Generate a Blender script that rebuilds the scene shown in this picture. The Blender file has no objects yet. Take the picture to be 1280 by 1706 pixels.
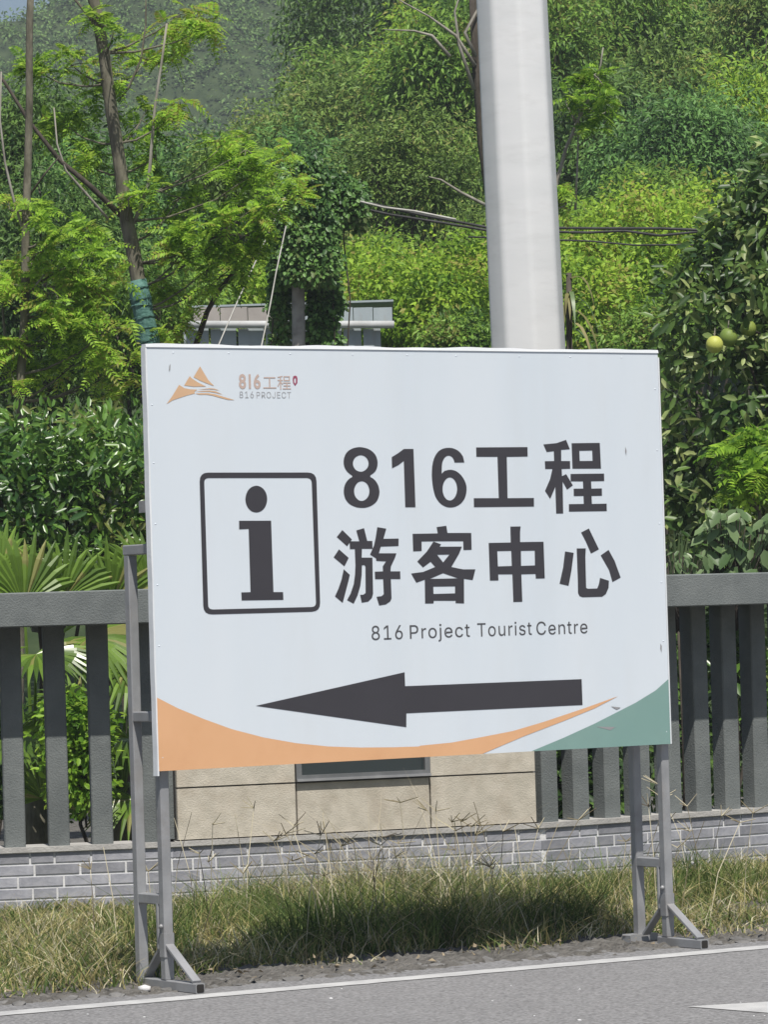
import bpy, math, random
import numpy as np
from mathutils import Vector, Matrix
from mathutils.geometry import tessellate_polygon

random.seed(816)
rng = np.random.default_rng(816)
scene = bpy.context.scene
col = scene.collection
rad = math.radians

# ------------------------------------------------------------------ camera
F_PX, CX, CY, EYE = 6680.0, 640.0, 853.0, 1.38        # long lens; photograph is 1280 x 1706
ROLL = 0.031
PITCH = math.atan((1030 - 853) / F_PX)
fwd = Vector((0, math.cos(PITCH), math.sin(PITCH)))
r0 = Vector((1, 0, 0)); u0 = r0.cross(fwd)
cam_r = r0 * math.cos(ROLL) - u0 * math.sin(ROLL)
cam_u = r0 * math.sin(ROLL) + u0 * math.cos(ROLL)
cam_data = bpy.data.cameras.new('camera')
cam_data.sensor_fit = 'HORIZONTAL'; cam_data.sensor_width = 36.0
cam_data.lens = 36.0 * F_PX / 1280.0
cam_data.clip_start = 0.1; cam_data.clip_end = 5000
cam = bpy.data.objects.new('camera', cam_data); col.objects.link(cam)
cam.matrix_world = Matrix(((cam_r.x, cam_u.x, -fwd.x, 0), (cam_r.y, cam_u.y, -fwd.y, 0), (cam_r.z, cam_u.z, -fwd.z, EYE), (0, 0, 0, 1)))
scene.camera = cam

# ------------------------------------------------------------------ light
SUN_H = Vector((0.20, -0.98, 0)).normalized()
SUN_EL = rad(61)
sun_dir = Vector((SUN_H.x * math.cos(SUN_EL), SUN_H.y * math.cos(SUN_EL), math.sin(SUN_EL)))
world = bpy.data.worlds.new('World'); scene.world = world; world.use_nodes = True
wn = world.node_tree.nodes; wl = world.node_tree.links
bg = wn['Background']; sky = wn.new('ShaderNodeTexSky')
sky.sky_type = 'NISHITA'; sky.sun_disc = False
sky.sun_elevation = SUN_EL; sky.sun_rotation = math.atan2(SUN_H.x, SUN_H.y)
sky.air_density = 1.0; sky.dust_density = 1.5; sky.ozone_density = 1.0
wl.new(sky.outputs[0], bg.inputs[0]); bg.inputs[1].default_value = 0.07
sd = bpy.data.lights.new('sun', 'SUN'); sd.energy = 5.0; sd.angle = rad(0.5); sd.color = (1.0, 0.955, 0.88)
so = bpy.data.objects.new('sun', sd); col.objects.link(so)
so.rotation_euler = (-sun_dir).to_track_quat('-Z', 'Y').to_euler()
vs = scene.view_settings
vs.view_transform = 'Standard'; vs.look = 'None'; vs.exposure = 0.17; vs.gamma = 1.0; vs.use_curve_mapping = False
scene.cycles.use_denoising = True
scene.cycles.max_bounces = 5; scene.cycles.transparent_max_bounces = 4
scene.cycles.diffuse_bounces = 2; scene.cycles.glossy_bounces = 2; scene.cycles.transmission_bounces = 2; scene.cycles.volume_bounces = 0

# ------------------------------------------------------------------ helpers
def at(x, y, depth):
    d = fwd + cam_r * ((x - CX) / F_PX) - cam_u * ((y - CY) / F_PX)
    return Vector((0, 0, EYE)) + d * (depth / d.y)

def smoothstep(a, b, x):
    t = np.clip((x - a) / (b - a), 0, 1)
    return t * t * (3 - 2 * t)

def terrain(x, y):
    h = 7.0 * smoothstep(31, 72, y) - 6.5 * smoothstep(80, 150, y)
    return h

def tag(o, label=None, cat=None, group=None, kind=None):
    if label: o['label'] = label
    if cat: o['category'] = cat
    if group: o['group'] = group
    if kind: o['kind'] = kind
    return o

def empty(name, loc, label=None, cat=None, group=None):
    o = bpy.data.objects.new(name, None); col.objects.link(o); o.location = loc
    o.empty_display_size = 0.1
    return tag(o, label, cat, group)

def make_mesh(name, V, faces, mat=None, smooth=False):
    """V (N,3) array; faces: (M,k) array or a list of index lists."""
    V = np.asarray(V, dtype=np.float32)
    me = bpy.data.meshes.new(name)
    if isinstance(faces, np.ndarray):
        M, k = faces.shape
        me.vertices.add(len(V)); me.vertices.foreach_set('co', V.ravel())
        me.loops.add(M * k); me.loops.foreach_set('vertex_index', faces.astype(np.int32).ravel())
        me.polygons.add(M)
        me.polygons.foreach_set('loop_start', np.arange(0, M * k, k, dtype=np.int32))
        me.polygons.foreach_set('loop_total', np.full(M, k, dtype=np.int32))
        me.update(calc_edges=True)
    else:
        me.from_pydata([tuple(map(float, v)) for v in V], [], [tuple(int(i) for i in f) for f in faces]); me.update()
    if smooth:
        me.polygons.foreach_set('use_smooth', np.ones(len(me.polygons), dtype=bool))
    if mat: me.materials.append(mat)
    return me

def link(name, me, parent=None, **kw):
    o = bpy.data.objects.new(name, me); col.objects.link(o)
    if parent is not None:
        o.parent = parent
        o.matrix_parent_inverse = Matrix.Translation(-Vector(parent.location))
    return tag(o, **kw)

class MB:
    """collects boxes, prisms and tubes; build() links them as one mesh"""
    def __init__(self): self.v = []; self.f = []
    def add(self, V, Fc):
        b = len(self.v); self.v += [tuple(p) for p in V]; self.f += [[i + b for i in q] for q in Fc]
    def obox(self, c, ax, ay, az):
        """box by centre and three half-axis vectors"""
        c = Vector(c); V = []
        for sz in (-1, 1):
            for sx, sy in ((-1, -1), (1, -1), (1, 1), (-1, 1)):
                V.append(c + Vector(ax) * sx + Vector(ay) * sy + Vector(az) * sz)
        self.add(V, [(3, 2, 1, 0), (4, 5, 6, 7), (0, 1, 5, 4), (1, 2, 6, 5), (2, 3, 7, 6), (3, 0, 4, 7)])
        return self
    def bevel_box(self, c, ax, ay, az, b=0.004):
        """box whose long edges are chamfered (8-sided section in ax/ay)"""
        c = Vector(c); ax = Vector(ax); ay = Vector(ay); az = Vector(az)
        lx, ly = ax.length, ay.length; fx, fy = 1 - b / lx, 1 - b / ly
        sec = [(-fx, -1), (fx, -1), (1, -fy), (1, fy), (fx, 1), (-fx, 1), (-1, fy), (-1, -fy)]
        V = [c + ax * x + ay * y - az for x, y in sec] + [c + ax * x + ay * y + az for x, y in sec]
        Fc = [tuple(range(7, -1, -1)), tuple(range(8, 16))] + [(i, (i + 1) % 8, (i + 1) % 8 + 8, i + 8) for i in range(8)]
        self.add(V, Fc); return self
    def tube(self, pts, radii, n=7, cap=True):
        pts = [Vector(p) for p in pts]; m = len(pts)
        if not hasattr(radii, '__len__'): radii = [radii] * m
        V = []; up = Vector((0.13, 0.21, 0.97))
        t0 = (pts[1] - pts[0]).normalized(); s = t0.cross(up)
        if s.length < 0.1: s = t0.cross(Vector((1, 0, 0)))
        s.normalize()
        for i, p in enumerate(pts):
            t = (pts[min(i + 1, m - 1)] - pts[max(i - 1, 0)]).normalized()
            s = (s - t * s.dot(t)).normalized(); w = t.cross(s)
            for k in range(n):
                a = 2 * math.pi * k / n
                V.append(p + (s * math.cos(a) + w * math.sin(a)) * radii[i])
        Fc = []
        for i in range(m - 1):
            for k in range(n):
                a = i * n + k; b = i * n + (k + 1) % n
                Fc.append((a, b, b + n, a + n))
        if cap:
            Fc.append(tuple(range(n - 1, -1, -1))); Fc.append(tuple(range((m - 1) * n, m * n)))
        self.add(V, Fc); return self
    def prism(self, poly, z0, z1):
        n = len(poly); V = [(x, y, z0) for x, y in poly] + [(x, y, z1) for x, y in poly]
        self.add(V, [tuple(range(n - 1, -1, -1)), tuple(range(n, 2 * n))] + [(i, (i + 1) % n, (i + 1) % n + n, i + n) for i in range(n)])
        return self
    def build(self, name, mat, parent=None, smooth=False, **kw):
        return link(name, make_mesh(name, self.v, self.f, mat, smooth), parent, **kw)

def wander(a, b, n=6, amp=0.05, seed=None):
    """slightly crooked polyline from a to b"""
    a = Vector(a); b = Vector(b); L = (b - a).length
    R_ = random.Random(seed) if seed is not None else random
    out = []
    for i in range(n + 1):
        t = i / n; j = amp * L * math.sin(math.pi * t)
        out.append(a.lerp(b, t) + Vector((R_.uniform(-j, j), R_.uniform(-j, j), R_.uniform(-j, j) * 0.5)))
    return out

# ------------------------------------------------------------------ materials
def nodes_of(name):
    m = bpy.data.materials.new(name); m.use_nodes = True
    nt = m.node_tree; return m, nt, nt.nodes, nt.links, nt.nodes['Principled BSDF']

def surf(name, c1, c2, scale=6.0, rough=0.85, bump=0.15, bscale=60.0, detail=6.0, spec=0.3, dirt=None, dscale=2.0, damt=0.4, metal=0.0, objrand=0.0, bdist=0.01, stretch=(1, 1, 1)):
    """two-tone noise surface, optional stains with their own shape, fine relief"""
    m, nt, N, L, b = nodes_of(name)
    tc = N.new('ShaderNodeTexCoord'); mp = N.new('ShaderNodeMapping'); mp.inputs['Scale'].default_value = stretch
    L.new(tc.outputs['Object'], mp.inputs['Vector'])
    n1 = N.new('ShaderNodeTexNoise'); n1.inputs['Scale'].default_value = scale; n1.inputs['Detail'].default_value = detail
    L.new(mp.outputs[0], n1.inputs['Vector'])
    cr = N.new('ShaderNodeValToRGB'); cr.color_ramp.elements[0].position = 0.32; cr.color_ramp.elements[1].position = 0.68
    cr.color_ramp.elements[0].color = (*c1, 1); cr.color_ramp.elements[1].color = (*c2, 1)
    L.new(n1.outputs['Fac'], cr.inputs['Fac']); out = cr.outputs['Color']
    if dirt:
        n2 = N.new('ShaderNodeTexNoise'); n2.inputs['Scale'].default_value = dscale; n2.inputs['Detail'].default_value = 8; n2.inputs['Roughness'].default_value = 0.7
        L.new(mp.outputs[0], n2.inputs['Vector'])
        r2 = N.new('ShaderNodeMapRange'); r2.inputs[1].default_value = 0.5; r2.inputs[2].default_value = 0.72; r2.inputs[4].default_value = damt
        L.new(n2.outputs['Fac'], r2.inputs[0])
        mx = N.new('ShaderNodeMix'); mx.data_type = 'RGBA'; mx.inputs[7].default_value = (*dirt, 1)
        L.new(r2.outputs[0], mx.inputs[0]); L.new(out, mx.inputs[6]); out = mx.outputs[2]
    if objrand:
        oi = N.new('ShaderNodeObjectInfo'); hs = N.new('ShaderNodeHueSaturation')
        mr = N.new('ShaderNodeMapRange'); mr.inputs[3].default_value = 1 - objrand; mr.inputs[4].default_value = 1 + objrand
        L.new(oi.outputs['Random'], mr.inputs[0]); L.new(mr.outputs[0], hs.inputs['Value']); L.new(out, hs.inputs['Color']); out = hs.outputs[0]
    L.new(out, b.inputs['Base Color'])
    b.inputs['Roughness'].default_value = rough; b.inputs['Specular IOR Level'].default_value = spec; b.inputs['Metallic'].default_value = metal
    if bump:
        n3 = N.new('ShaderNodeTexNoise'); n3.inputs['Scale'].default_value = bscale; n3.inputs['Detail'].default_value = 5
        L.new(mp.outputs[0], n3.inputs['Vector'])
        bp = N.new('ShaderNodeBump'); bp.inputs['Strength'].default_value = bump; bp.inputs['Distance'].default_value = bdist
        L.new(n3.outputs['Fac'], bp.inputs['Height']); L.new(bp.outputs[0], b.inputs['Normal'])
    return m

def leaf_mat(name, dark, light, rough=0.45, trans=0.35, yellow=None, yfrac=0.08, spec=0.22, objrand=False, branch=1.6):
    """per-leaf colour spread (random per island), some yellowed leaves, light passing through"""
    m, nt, N, L, b = nodes_of(name)
    if objrand:
        g = N.new('ShaderNodeObjectInfo'); rnd_ = g.outputs['Random']
    else:
        g = N.new('ShaderNodeNewGeometry'); rnd_ = g.outputs['Random Per Island']
    cr = N.new('ShaderNodeValToRGB'); e = cr.color_ramp.elements
    e[0].color = (*dark, 1); e[0].position = 0.0; e[1].color = (*light, 1); e[1].position = 1.0 - yfrac
    if yellow:
        x = e.new(min(0.999, 1.0 - yfrac * 0.6)); x.color = (*yellow, 1)
    if branch:
        gp = N.new('ShaderNodeNewGeometry'); nz_ = N.new('ShaderNodeTexNoise'); nz_.inputs['Scale'].default_value = branch; nz_.inputs['Detail'].default_value = 2
        L.new(gp.outputs['Position'], nz_.inputs['Vector'])
        mr = N.new('ShaderNodeMapRange'); mr.inputs[1].default_value = 0.36; mr.inputs[2].default_value = 0.64; mr.inputs[3].default_value = -0.38; mr.inputs[4].default_value = 0.30
        L.new(nz_.outputs['Fac'], mr.inputs[0]); ad = N.new('ShaderNodeMath'); ad.operation = 'ADD'; ad.use_clamp = True
        L.new(rnd_, ad.inputs[0]); L.new(mr.outputs[0], ad.inputs[1]); rnd_ = ad.outputs[0]
    L.new(rnd_, cr.inputs['Fac'])
    L.new(cr.outputs['Color'], b.inputs['Base Color'])
    b.inputs['Roughness'].default_value = rough; b.inputs['Specular IOR Level'].default_value = spec
    tr = N.new('ShaderNodeBsdfTranslucent'); hs = N.new('ShaderNodeHueSaturation')
    hs.inputs['Hue'].default_value = 0.478; hs.inputs['Saturation'].default_value = 0.95; hs.inputs['Value'].default_value = 1.7
    L.new(cr.outputs['Color'], hs.inputs['Color']); L.new(hs.outputs[0], tr.inputs['Color'])
    ms = N.new('ShaderNodeMixShader'); ms.inputs[0].default_value = trans
    L.new(b.outputs[0], ms.inputs[1]); L.new(tr.outputs[0], ms.inputs[2])
    L.new(ms.outputs[0], N['Material Output'].inputs['Surface'])
    return m

M = {}
M['soil'] = surf('soil', (0.085, 0.08, 0.072), (0.19, 0.18, 0.165), 16, 0.95, 0.9, 55, bdist=0.03, detail=9)
M['hillsoil'] = surf('hillside_litter', (0.022, 0.04, 0.014), (0.05, 0.075, 0.028), 1.5, 0.95, 0.4, 8)
M['asphalt'] = surf('asphalt', (0.13, 0.128, 0.13), (0.29, 0.287, 0.29), 80.0, 0.9, 0.6, 160, detail=3, dirt=(0.15, 0.148, 0.15), dscale=0.9, damt=0.35, bdist=0.006)
M['crumb'] = surf('broken_asphalt', (0.11, 0.107, 0.103), (0.21, 0.205, 0.20), 14, 0.95, 0.6, 90, bdist=0.01, objrand=0.2)
M['line'] = surf('road_paint', (0.40, 0.40, 0.40), (0.52, 0.52, 0.515), 8, 0.7, 0.3, 200, dirt=(0.33, 0.33, 0.33), dscale=9, damt=0.5, bdist=0.003)
M['steel'] = surf('grey_painted_steel', (0.25, 0.255, 0.265), (0.33, 0.335, 0.345), 9, 0.5, 0.08, 40, spec=0.5, dirt=(0.20, 0.16, 0.13), dscale=7, damt=0.35, metal=0.15)
M['hollow_shade'] = surf('tube_hollow_shade', (0.02, 0.02, 0.02), (0.04, 0.035, 0.03), 9, 0.9, 0)  # near-black colour stands in for the shade inside a hollow tube
M['vinyl'] = surf('white_banner_vinyl', (0.61, 0.67, 0.73), (0.65, 0.70, 0.75), 1.1, 0.42, 0.16, 2.6, detail=3, spec=0.45, dirt=(0.56, 0.585, 0.60), dscale=2.6, damt=0.22, bdist=0.02, stretch=(2.2, 2.2, 0.35))
M['vinyl_edge'] = surf('banner_edge', (0.64, 0.67, 0.70), (0.72, 0.74, 0.76), 3, 0.5, 0.1, 20)
def ink(name, c, d=0.92, rough=0.5):
    return surf(name, tuple(x * d for x in c), c, 5, rough, 0.06, 3.0, detail=3, spec=0.35, bdist=0.02)
M['ink_black'] = ink('print_charcoal', (0.047, 0.045, 0.053))
M['ink_grey'] = ink('print_dark_grey', (0.085, 0.085, 0.092))
M['ink_orange'] = surf('print_orange', (0.66, 0.375, 0.20), (0.70, 0.405, 0.225), 3, 0.5, 0.06, 3, dirt=(0.52, 0.25, 0.12), dscale=5, damt=0.22, bdist=0.02)
M['ink_logo'] = ink('print_logo_orange', (0.64, 0.42, 0.26))
M['ink_tan'] = ink('print_logo_tan', (0.52, 0.40, 0.35))
M['ink_lgrey'] = ink('print_logo_grey', (0.40, 0.41, 0.43))
M['ink_red'] = ink('print_logo_red', (0.33, 0.08, 0.13))
M['ink_green'] = surf('print_sage_green', (0.185, 0.31, 0.285), (0.215, 0.34, 0.31), 3, 0.5, 0.06, 3, dirt=(0.19, 0.27, 0.25), dscale=4, damt=0.35, bdist=0.02)
M['scratch'] = ink('scuff_mark', (0.30, 0.30, 0.31))
M['fence'] = surf('grey_stucco', (0.138, 0.152, 0.152), (0.178, 0.193, 0.191), 7, 0.85, 0.6, 120, dirt=(0.09, 0.10, 0.10), dscale=2.6, damt=0.6, bdist=0.006, objrand=0.05)
M['brick'] = surf('grey_tile_brick', (0.23, 0.235, 0.265), (0.35, 0.355, 0.39), 18, 0.7, 0.35, 90, objrand=0.22, bdist=0.004, dirt=(0.30, 0.28, 0.26), dscale=8, damt=0.25)
M['mortar'] = surf('pale_mortar', (0.58, 0.58, 0.59), (0.72, 0.72, 0.72), 20, 0.95, 0.4, 120, bdist=0.004)
M['coping'] = surf('cement_coping', (0.34, 0.33, 0.32), (0.45, 0.44, 0.42), 12, 0.95, 0.5, 90, bdist=0.006)
M['stone'] = surf('beige_sandstone', (0.45, 0.415, 0.345), (0.56, 0.515, 0.435), 14, 0.9, 0.35, 130, dirt=(0.34, 0.27, 0.20), dscale=2.5, damt=0.5, bdist=0.008, objrand=0.04)
M['joint'] = surf('stone_joint', (0.16, 0.16, 0.15), (0.22, 0.21, 0.2), 9, 0.95, 0.2, 60)
M['frame'] = surf('display_frame_metal', (0.16, 0.165, 0.17), (0.22, 0.225, 0.23), 9, 0.45, 0.05, 40, metal=0.4)
M['white_pole'] = surf('white_painted_mast', (0.68, 0.69, 0.70), (0.73, 0.735, 0.745), 2.0, 0.42, 0.03, 12, detail=3, dirt=(0.40, 0.40, 0.39), dscale=3.2, damt=0.22, stretch=(1, 1, 4))
M['conc_pole'] = surf('concrete_pole', (0.27, 0.26, 0.24), (0.42, 0.40, 0.37), 14, 0.9, 0.4, 60)
M['sheet'] = surf('blue_grey_sheet', (0.30, 0.35, 0.375), (0.38, 0.43, 0.45), 4, 0.6, 0.1, 30, dirt=(0.30, 0.23, 0.17), dscale=3, damt=0.6, stretch=(1, 1, 0.4))
M['sheet_tan'] = surf('weathered_tan_sheet', (0.31, 0.285, 0.265), (0.40, 0.37, 0.345), 4, 0.7, 0.1, 30, dirt=(0.22, 0.2, 0.19), dscale=3, damt=0.6)
M['pipe'] = surf('white_pipe', (0.44, 0.45, 0.45), (0.55, 0.56, 0.56), 8, 0.5, 0.05, 30, dirt=(0.35, 0.34, 0.32), dscale=6, damt=0.4)
M['cable'] = surf('black_cable', (0.03, 0.03, 0.032), (0.06, 0.06, 0.06), 9, 0.7, 0)
M['guy'] = surf('pale_guy_wire', (0.36, 0.35, 0.32), (0.50, 0.49, 0.46), 9, 0.7, 0)
M['bark'] = surf('grey_brown_bark', (0.085, 0.08, 0.058), (0.20, 0.185, 0.14), 22, 0.95, 0.8, 60, bdist=0.01, stretch=(1, 1, 0.3))
M['bark_dark'] = surf('dark_bark', (0.045, 0.038, 0.03), (0.10, 0.085, 0.07), 22, 0.95, 0.8, 60, bdist=0.01, stretch=(1, 1, 0.3))
M['bark_pale'] = surf('pale_bark', (0.20, 0.185, 0.155), (0.34, 0.32, 0.28), 14, 0.9, 0.4, 60, stretch=(1, 1, 0.4))
M['net'] = surf('green_trunk_netting', (0.04, 0.11, 0.09), (0.12, 0.24, 0.21), 40, 0.8, 0.5, 80)
M['grass'] = leaf_mat('verge_grass', (0.09, 0.09, 0.03), (0.52, 0.46, 0.2), 0.7, 0.35, (0.70, 0.65, 0.46), 0.22, 0.2, branch=3.0)
M['grass_green'] = leaf_mat('green_verge_grass', (0.035, 0.075, 0.016), (0.19, 0.26, 0.07), 0.6, 0.35, (0.46, 0.42, 0.18), 0.12, 0.25, branch=3.0)
M['stalk'] = leaf_mat('dry_seed_stalk', (0.26, 0.22, 0.14), (0.62, 0.57, 0.42), 0.8, 0.15, (0.12, 0.10, 0.075), 0.2, 0.2)
M['straw'] = surf('dry_leaf', (0.20, 0.155, 0.10), (0.36, 0.30, 0.21), 10, 0.9, 0.2, 40, objrand=0.3)
M['lf_dark'] = leaf_mat('dark_green_leaves', (0.024, 0.062, 0.015), (0.14, 0.25, 0.055), 0.45, 0.3)
M['lf_mid'] = leaf_mat('mid_green_leaves', (0.045, 0.11, 0.017), (0.26, 0.44, 0.075), 0.45, 0.35, (0.18, 0.20, 0.05), 0.06)
M['lf_blue'] = leaf_mat('cool_green_leaves', (0.035, 0.09, 0.025), (0.165, 0.33, 0.085), 0.42, 0.3)
M['lf_olive'] = leaf_mat('olive_green_leaves', (0.05, 0.095, 0.02), (0.23, 0.36, 0.08), 0.5, 0.35, (0.27, 0.30, 0.09), 0.1)
M['lf_lime'] = leaf_mat('yellow_green_leaves', (0.1, 0.21, 0.018), (0.38, 0.57, 0.06), 0.5, 0.42, (0.33, 0.33, 0.08), 0.12)
M['lf_pinnate'] = leaf_mat('bright_pinnate_leaves', (0.08, 0.185, 0.016), (0.36, 0.58, 0.06), 0.45, 0.45, (0.27, 0.29, 0.06), 0.10)
M['lf_hedge'] = leaf_mat('glossy_hedge_leaves', (0.03, 0.085, 0.015), (0.17, 0.33, 0.05), 0.33, 0.28, (0.16, 0.19, 0.05), 0.06, 0.6)
M['lf_pomelo'] = leaf_mat('leathery_pomelo_leaves', (0.028, 0.07, 0.016), (0.13, 0.22, 0.05), 0.4, 0.25, (0.34, 0.40, 0.16), 0.10, 0.35)
M['lf_pomelo1'] = leaf_mat('single_pomelo_leaf', (0.035, 0.075, 0.018), (0.21, 0.28, 0.09), 0.4, 0.28, (0.30, 0.36, 0.13), 0.15, 0.35, objrand=True)
M['lf_hedge1'] = leaf_mat('single_hedge_leaf', (0.036, 0.102, 0.0204), (0.192, 0.336, 0.06), 0.33, 0.3, (0.18, 0.21, 0.06), 0.06, 0.6, objrand=True)
M['lf_ivy'] = leaf_mat('ivy_leaves', (0.03, 0.085, 0.02), (0.16, 0.31, 0.07), 0.45, 0.2, (0.13, 0.18, 0.06), 0.06, 0.35)
M['lf_palm'] = leaf_mat('fan_palm_blades', (0.08, 0.15, 0.02), (0.2, 0.33, 0.05), 0.3, 0.35, (0.30, 0.30, 0.10), 0.05, 0.7)
M['lf_broad'] = leaf_mat('broad_soft_leaf', (0.09, 0.16, 0.06), (0.22, 0.31, 0.14), 0.4, 0.35, None, 0.05, 0.5, objrand=True)
M['lf_dry'] = leaf_mat('drying_strap_leaf', (0.22, 0.21, 0.08), (0.36, 0.32, 0.15), 0.6, 0.3, None, 0.05, 0.3, objrand=True)
M['lf_far'] = leaf_mat('far_scrub', (0.045, 0.095, 0.032), (0.17, 0.28, 0.08), 0.6, 0.25)
M['fruit'] = surf('pomelo_rind', (0.40, 0.44, 0.09), (0.52, 0.52, 0.12), 3, 0.5, 0.25, 120, bdist=0.004)
M['fruit_green'] = surf('unripe_pomelo_rind', (0.15, 0.22, 0.045), (0.24, 0.29, 0.06), 3, 0.5, 0.25, 120, bdist=0.004)
m_, nt_, N_, L_, b_ = nodes_of('dark_display_glass'); b_.inputs['Base Color'].default_value = (0.03, 0.04, 0.042, 1); b_.inputs['Roughness'].default_value = 0.08; b_.inputs['Specular IOR Level'].default_value = 0.6; M['glass'] = m_

# ------------------------------------------------------------------ setting: terrain, far hill, road
def grid_mesh(name, xs, ys, hf, mat):
    X, Y = np.meshgrid(xs, ys); Z = hf(X, Y)
    V = np.stack([X, Y, Z], -1).reshape(-1, 3); nx = len(xs); ny = len(ys)
    i, j = np.meshgrid(np.arange(nx - 1), np.arange(ny - 1)); a = (j * nx + i).ravel()
    return make_mesh(name, V, np.stack([a, a + 1, a + nx + 1, a + nx], 1), mat, True)

def bumps(X, Y, s):
    return np.sin(X * 1.7 * s + 1.3) * np.cos(Y * 1.3 * s) + 0.5 * np.sin(X * 3.9 * s + Y * 2.3 * s)

xs = np.concatenate([np.linspace(-2500, -60, 20), np.linspace(-50, 50, 51), np.linspace(60, 2500, 20)])
ys = np.concatenate([np.linspace(-300, 0, 8), np.linspace(4, 190, 94), np.linspace(220, 4000, 24)])
g = link('ground', grid_mesh('ground', xs, ys, lambda X, Y: terrain(X, Y) + 0.25 * bumps(X, Y, 0.5) * smoothstep(33, 45, Y), M['soil']), kind='structure')
g.data.materials.append(M['hillsoil'])
mi = np.array([1 if p.center.y > 30 else 0 for p in g.data.polygons], dtype=np.int32); g.data.polygons.foreach_set('material_index', mi)

def ridge(X): return np.clip(37.0 + (X + 18.5) * 0.45, 16, 85)
def hill_h(X, Y):
    s = 15 + 0.75 * (Y - 200) + 1.1 * bumps(X, Y, 0.16)
    top = ridge(X) + 0.5 * bumps(X, Y, 0.3)
    return np.where(Y < 190, -3.0, np.minimum(s, top))
xh = np.concatenate([np.linspace(-420, -60, 30), np.linspace(-58, 40, 80), np.linspace(45, 420, 30)])
yh = np.concatenate([[188], np.linspace(190, 262, 60), np.linspace(265, 420, 24)])
link('hill', grid_mesh('hill', xh, yh, hill_h, M['hillsoil']), kind='structure')

# the road: an edge line runs beside the verge
LA = Vector((-1.432, 14.411, 0)); LB = Vector((1.496, 16.235, 0))
RD = (LB - LA).normalized(); RN = Vector((-RD.y, RD.x, 0))            # RN points to the verge
def road_pt(s, t, z=0.0): p = LA + RD * s + RN * t; return Vector((p.x, p.y, z))
V = []; Fc = []
S_ = np.concatenate([np.linspace(-300, -4, 20), np.linspace(-3, 8, 150), np.linspace(9, 300, 20)])
for k, s in enumerate(S_):
    e = 0.30 + 0.035 * math.sin(s * 5.1) + 0.03 * math.sin(s * 13.7 + 1) + 0.02 * math.sin(s * 31.0) + random.uniform(-0.02, 0.02)
    e += 0.10 * math.exp(-((s - 2.2) / 0.9) ** 2)
    V += [road_pt(s, e, 0.006), road_pt(s, -16, 0.006)]
    if k: Fc.append((2 * k - 2, 2 * k - 1, 2 * k + 1, 2 * k))
link('road', make_mesh('road', V, Fc, M['asphalt']), kind='structure')
V = []; Fc = []
for k, s in enumerate(S_):
    w1 = 0.068 + random.uniform(-0.006, 0.006); w0 = -0.068 + random.uniform(-0.006, 0.006)
    V += [road_pt(s, w1, 0.0085), road_pt(s, w0, 0.0085)]
    if k: Fc.append((2 * k - 2, 2 * k - 1, 2 * k + 1, 2 * k))
link('road_edge_line', make_mesh('road_edge_line', V, Fc, M['line']), kind='structure')
T_ = Vector((0.994, 13.903, 0.0085)); A_ = Vector((1.282, 13.983, 0.0085)); B_ = Vector((1.247, 13.60, 0.0085))
link('road_arrow_marking', make_mesh('road_arrow_marking', [T_, T_ + (B_ - T_) * 2.6, T_ + (A_ - T_) * 5 + (B_ - T_) * 1.4, T_ + (A_ - T_) * 4], [(0, 1, 2, 3)], M['line']), kind='structure')

# broken edge of the asphalt: crumbs and lumps on the dirt shoulder
def lump(c, r, seed):
    R_ = random.Random(seed); V = []
    t = (1 + 5 ** 0.5) / 2
    for v in ((-1, t, 0), (1, t, 0), (-1, -t, 0), (1, -t, 0), (0, -1, t), (0, 1, t), (0, -1, -t), (0, 1, -t), (t, 0, -1), (t, 0, 1), (-t, 0, -1), (-t, 0, 1)):
        q = Vector(v).normalized() * R_.uniform(0.7, 1.15)
        V.append((c[0] + q.x * r[0], c[1] + q.y * r[1], c[2] + q.z * r[2]))
    return V, [(0, 11, 5), (0, 5, 1), (0, 1, 7), (0, 7, 10), (0, 10, 11), (1, 5, 9), (5, 11, 4), (11, 10, 2), (10, 7, 6), (7, 1, 8), (3, 9, 4), (3, 4, 2), (3, 2, 6), (3, 6, 8), (3, 8, 9), (4, 9, 5), (2, 4, 11), (6, 2, 10), (8, 6, 7), (9, 8, 1)]
mb = MB()
for k in range(1100):
    s = random.uniform(-1.5, 4.6); t = 0.30 + abs(random.gauss(0, 0.16)) - 0.05 + 0.10 * math.exp(-((s - 2.2) / 0.9) ** 2)
    r = random.choice((0.004, 0.005, 0.006, 0.008, 0.012, 0.02)) * random.uniform(0.7, 1.3)
    p = road_pt(s, t); mb.add(*lump((p.x, p.y, r * 0.25), (r * random.uniform(1, 2), r * random.uniform(1, 1.8), r * 0.7), k))
mb.build('broken_asphalt_edge', M['crumb'], label='crumbled asphalt pieces and grit along the verge under the sign', cat='rubble', kind='stuff')
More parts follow.
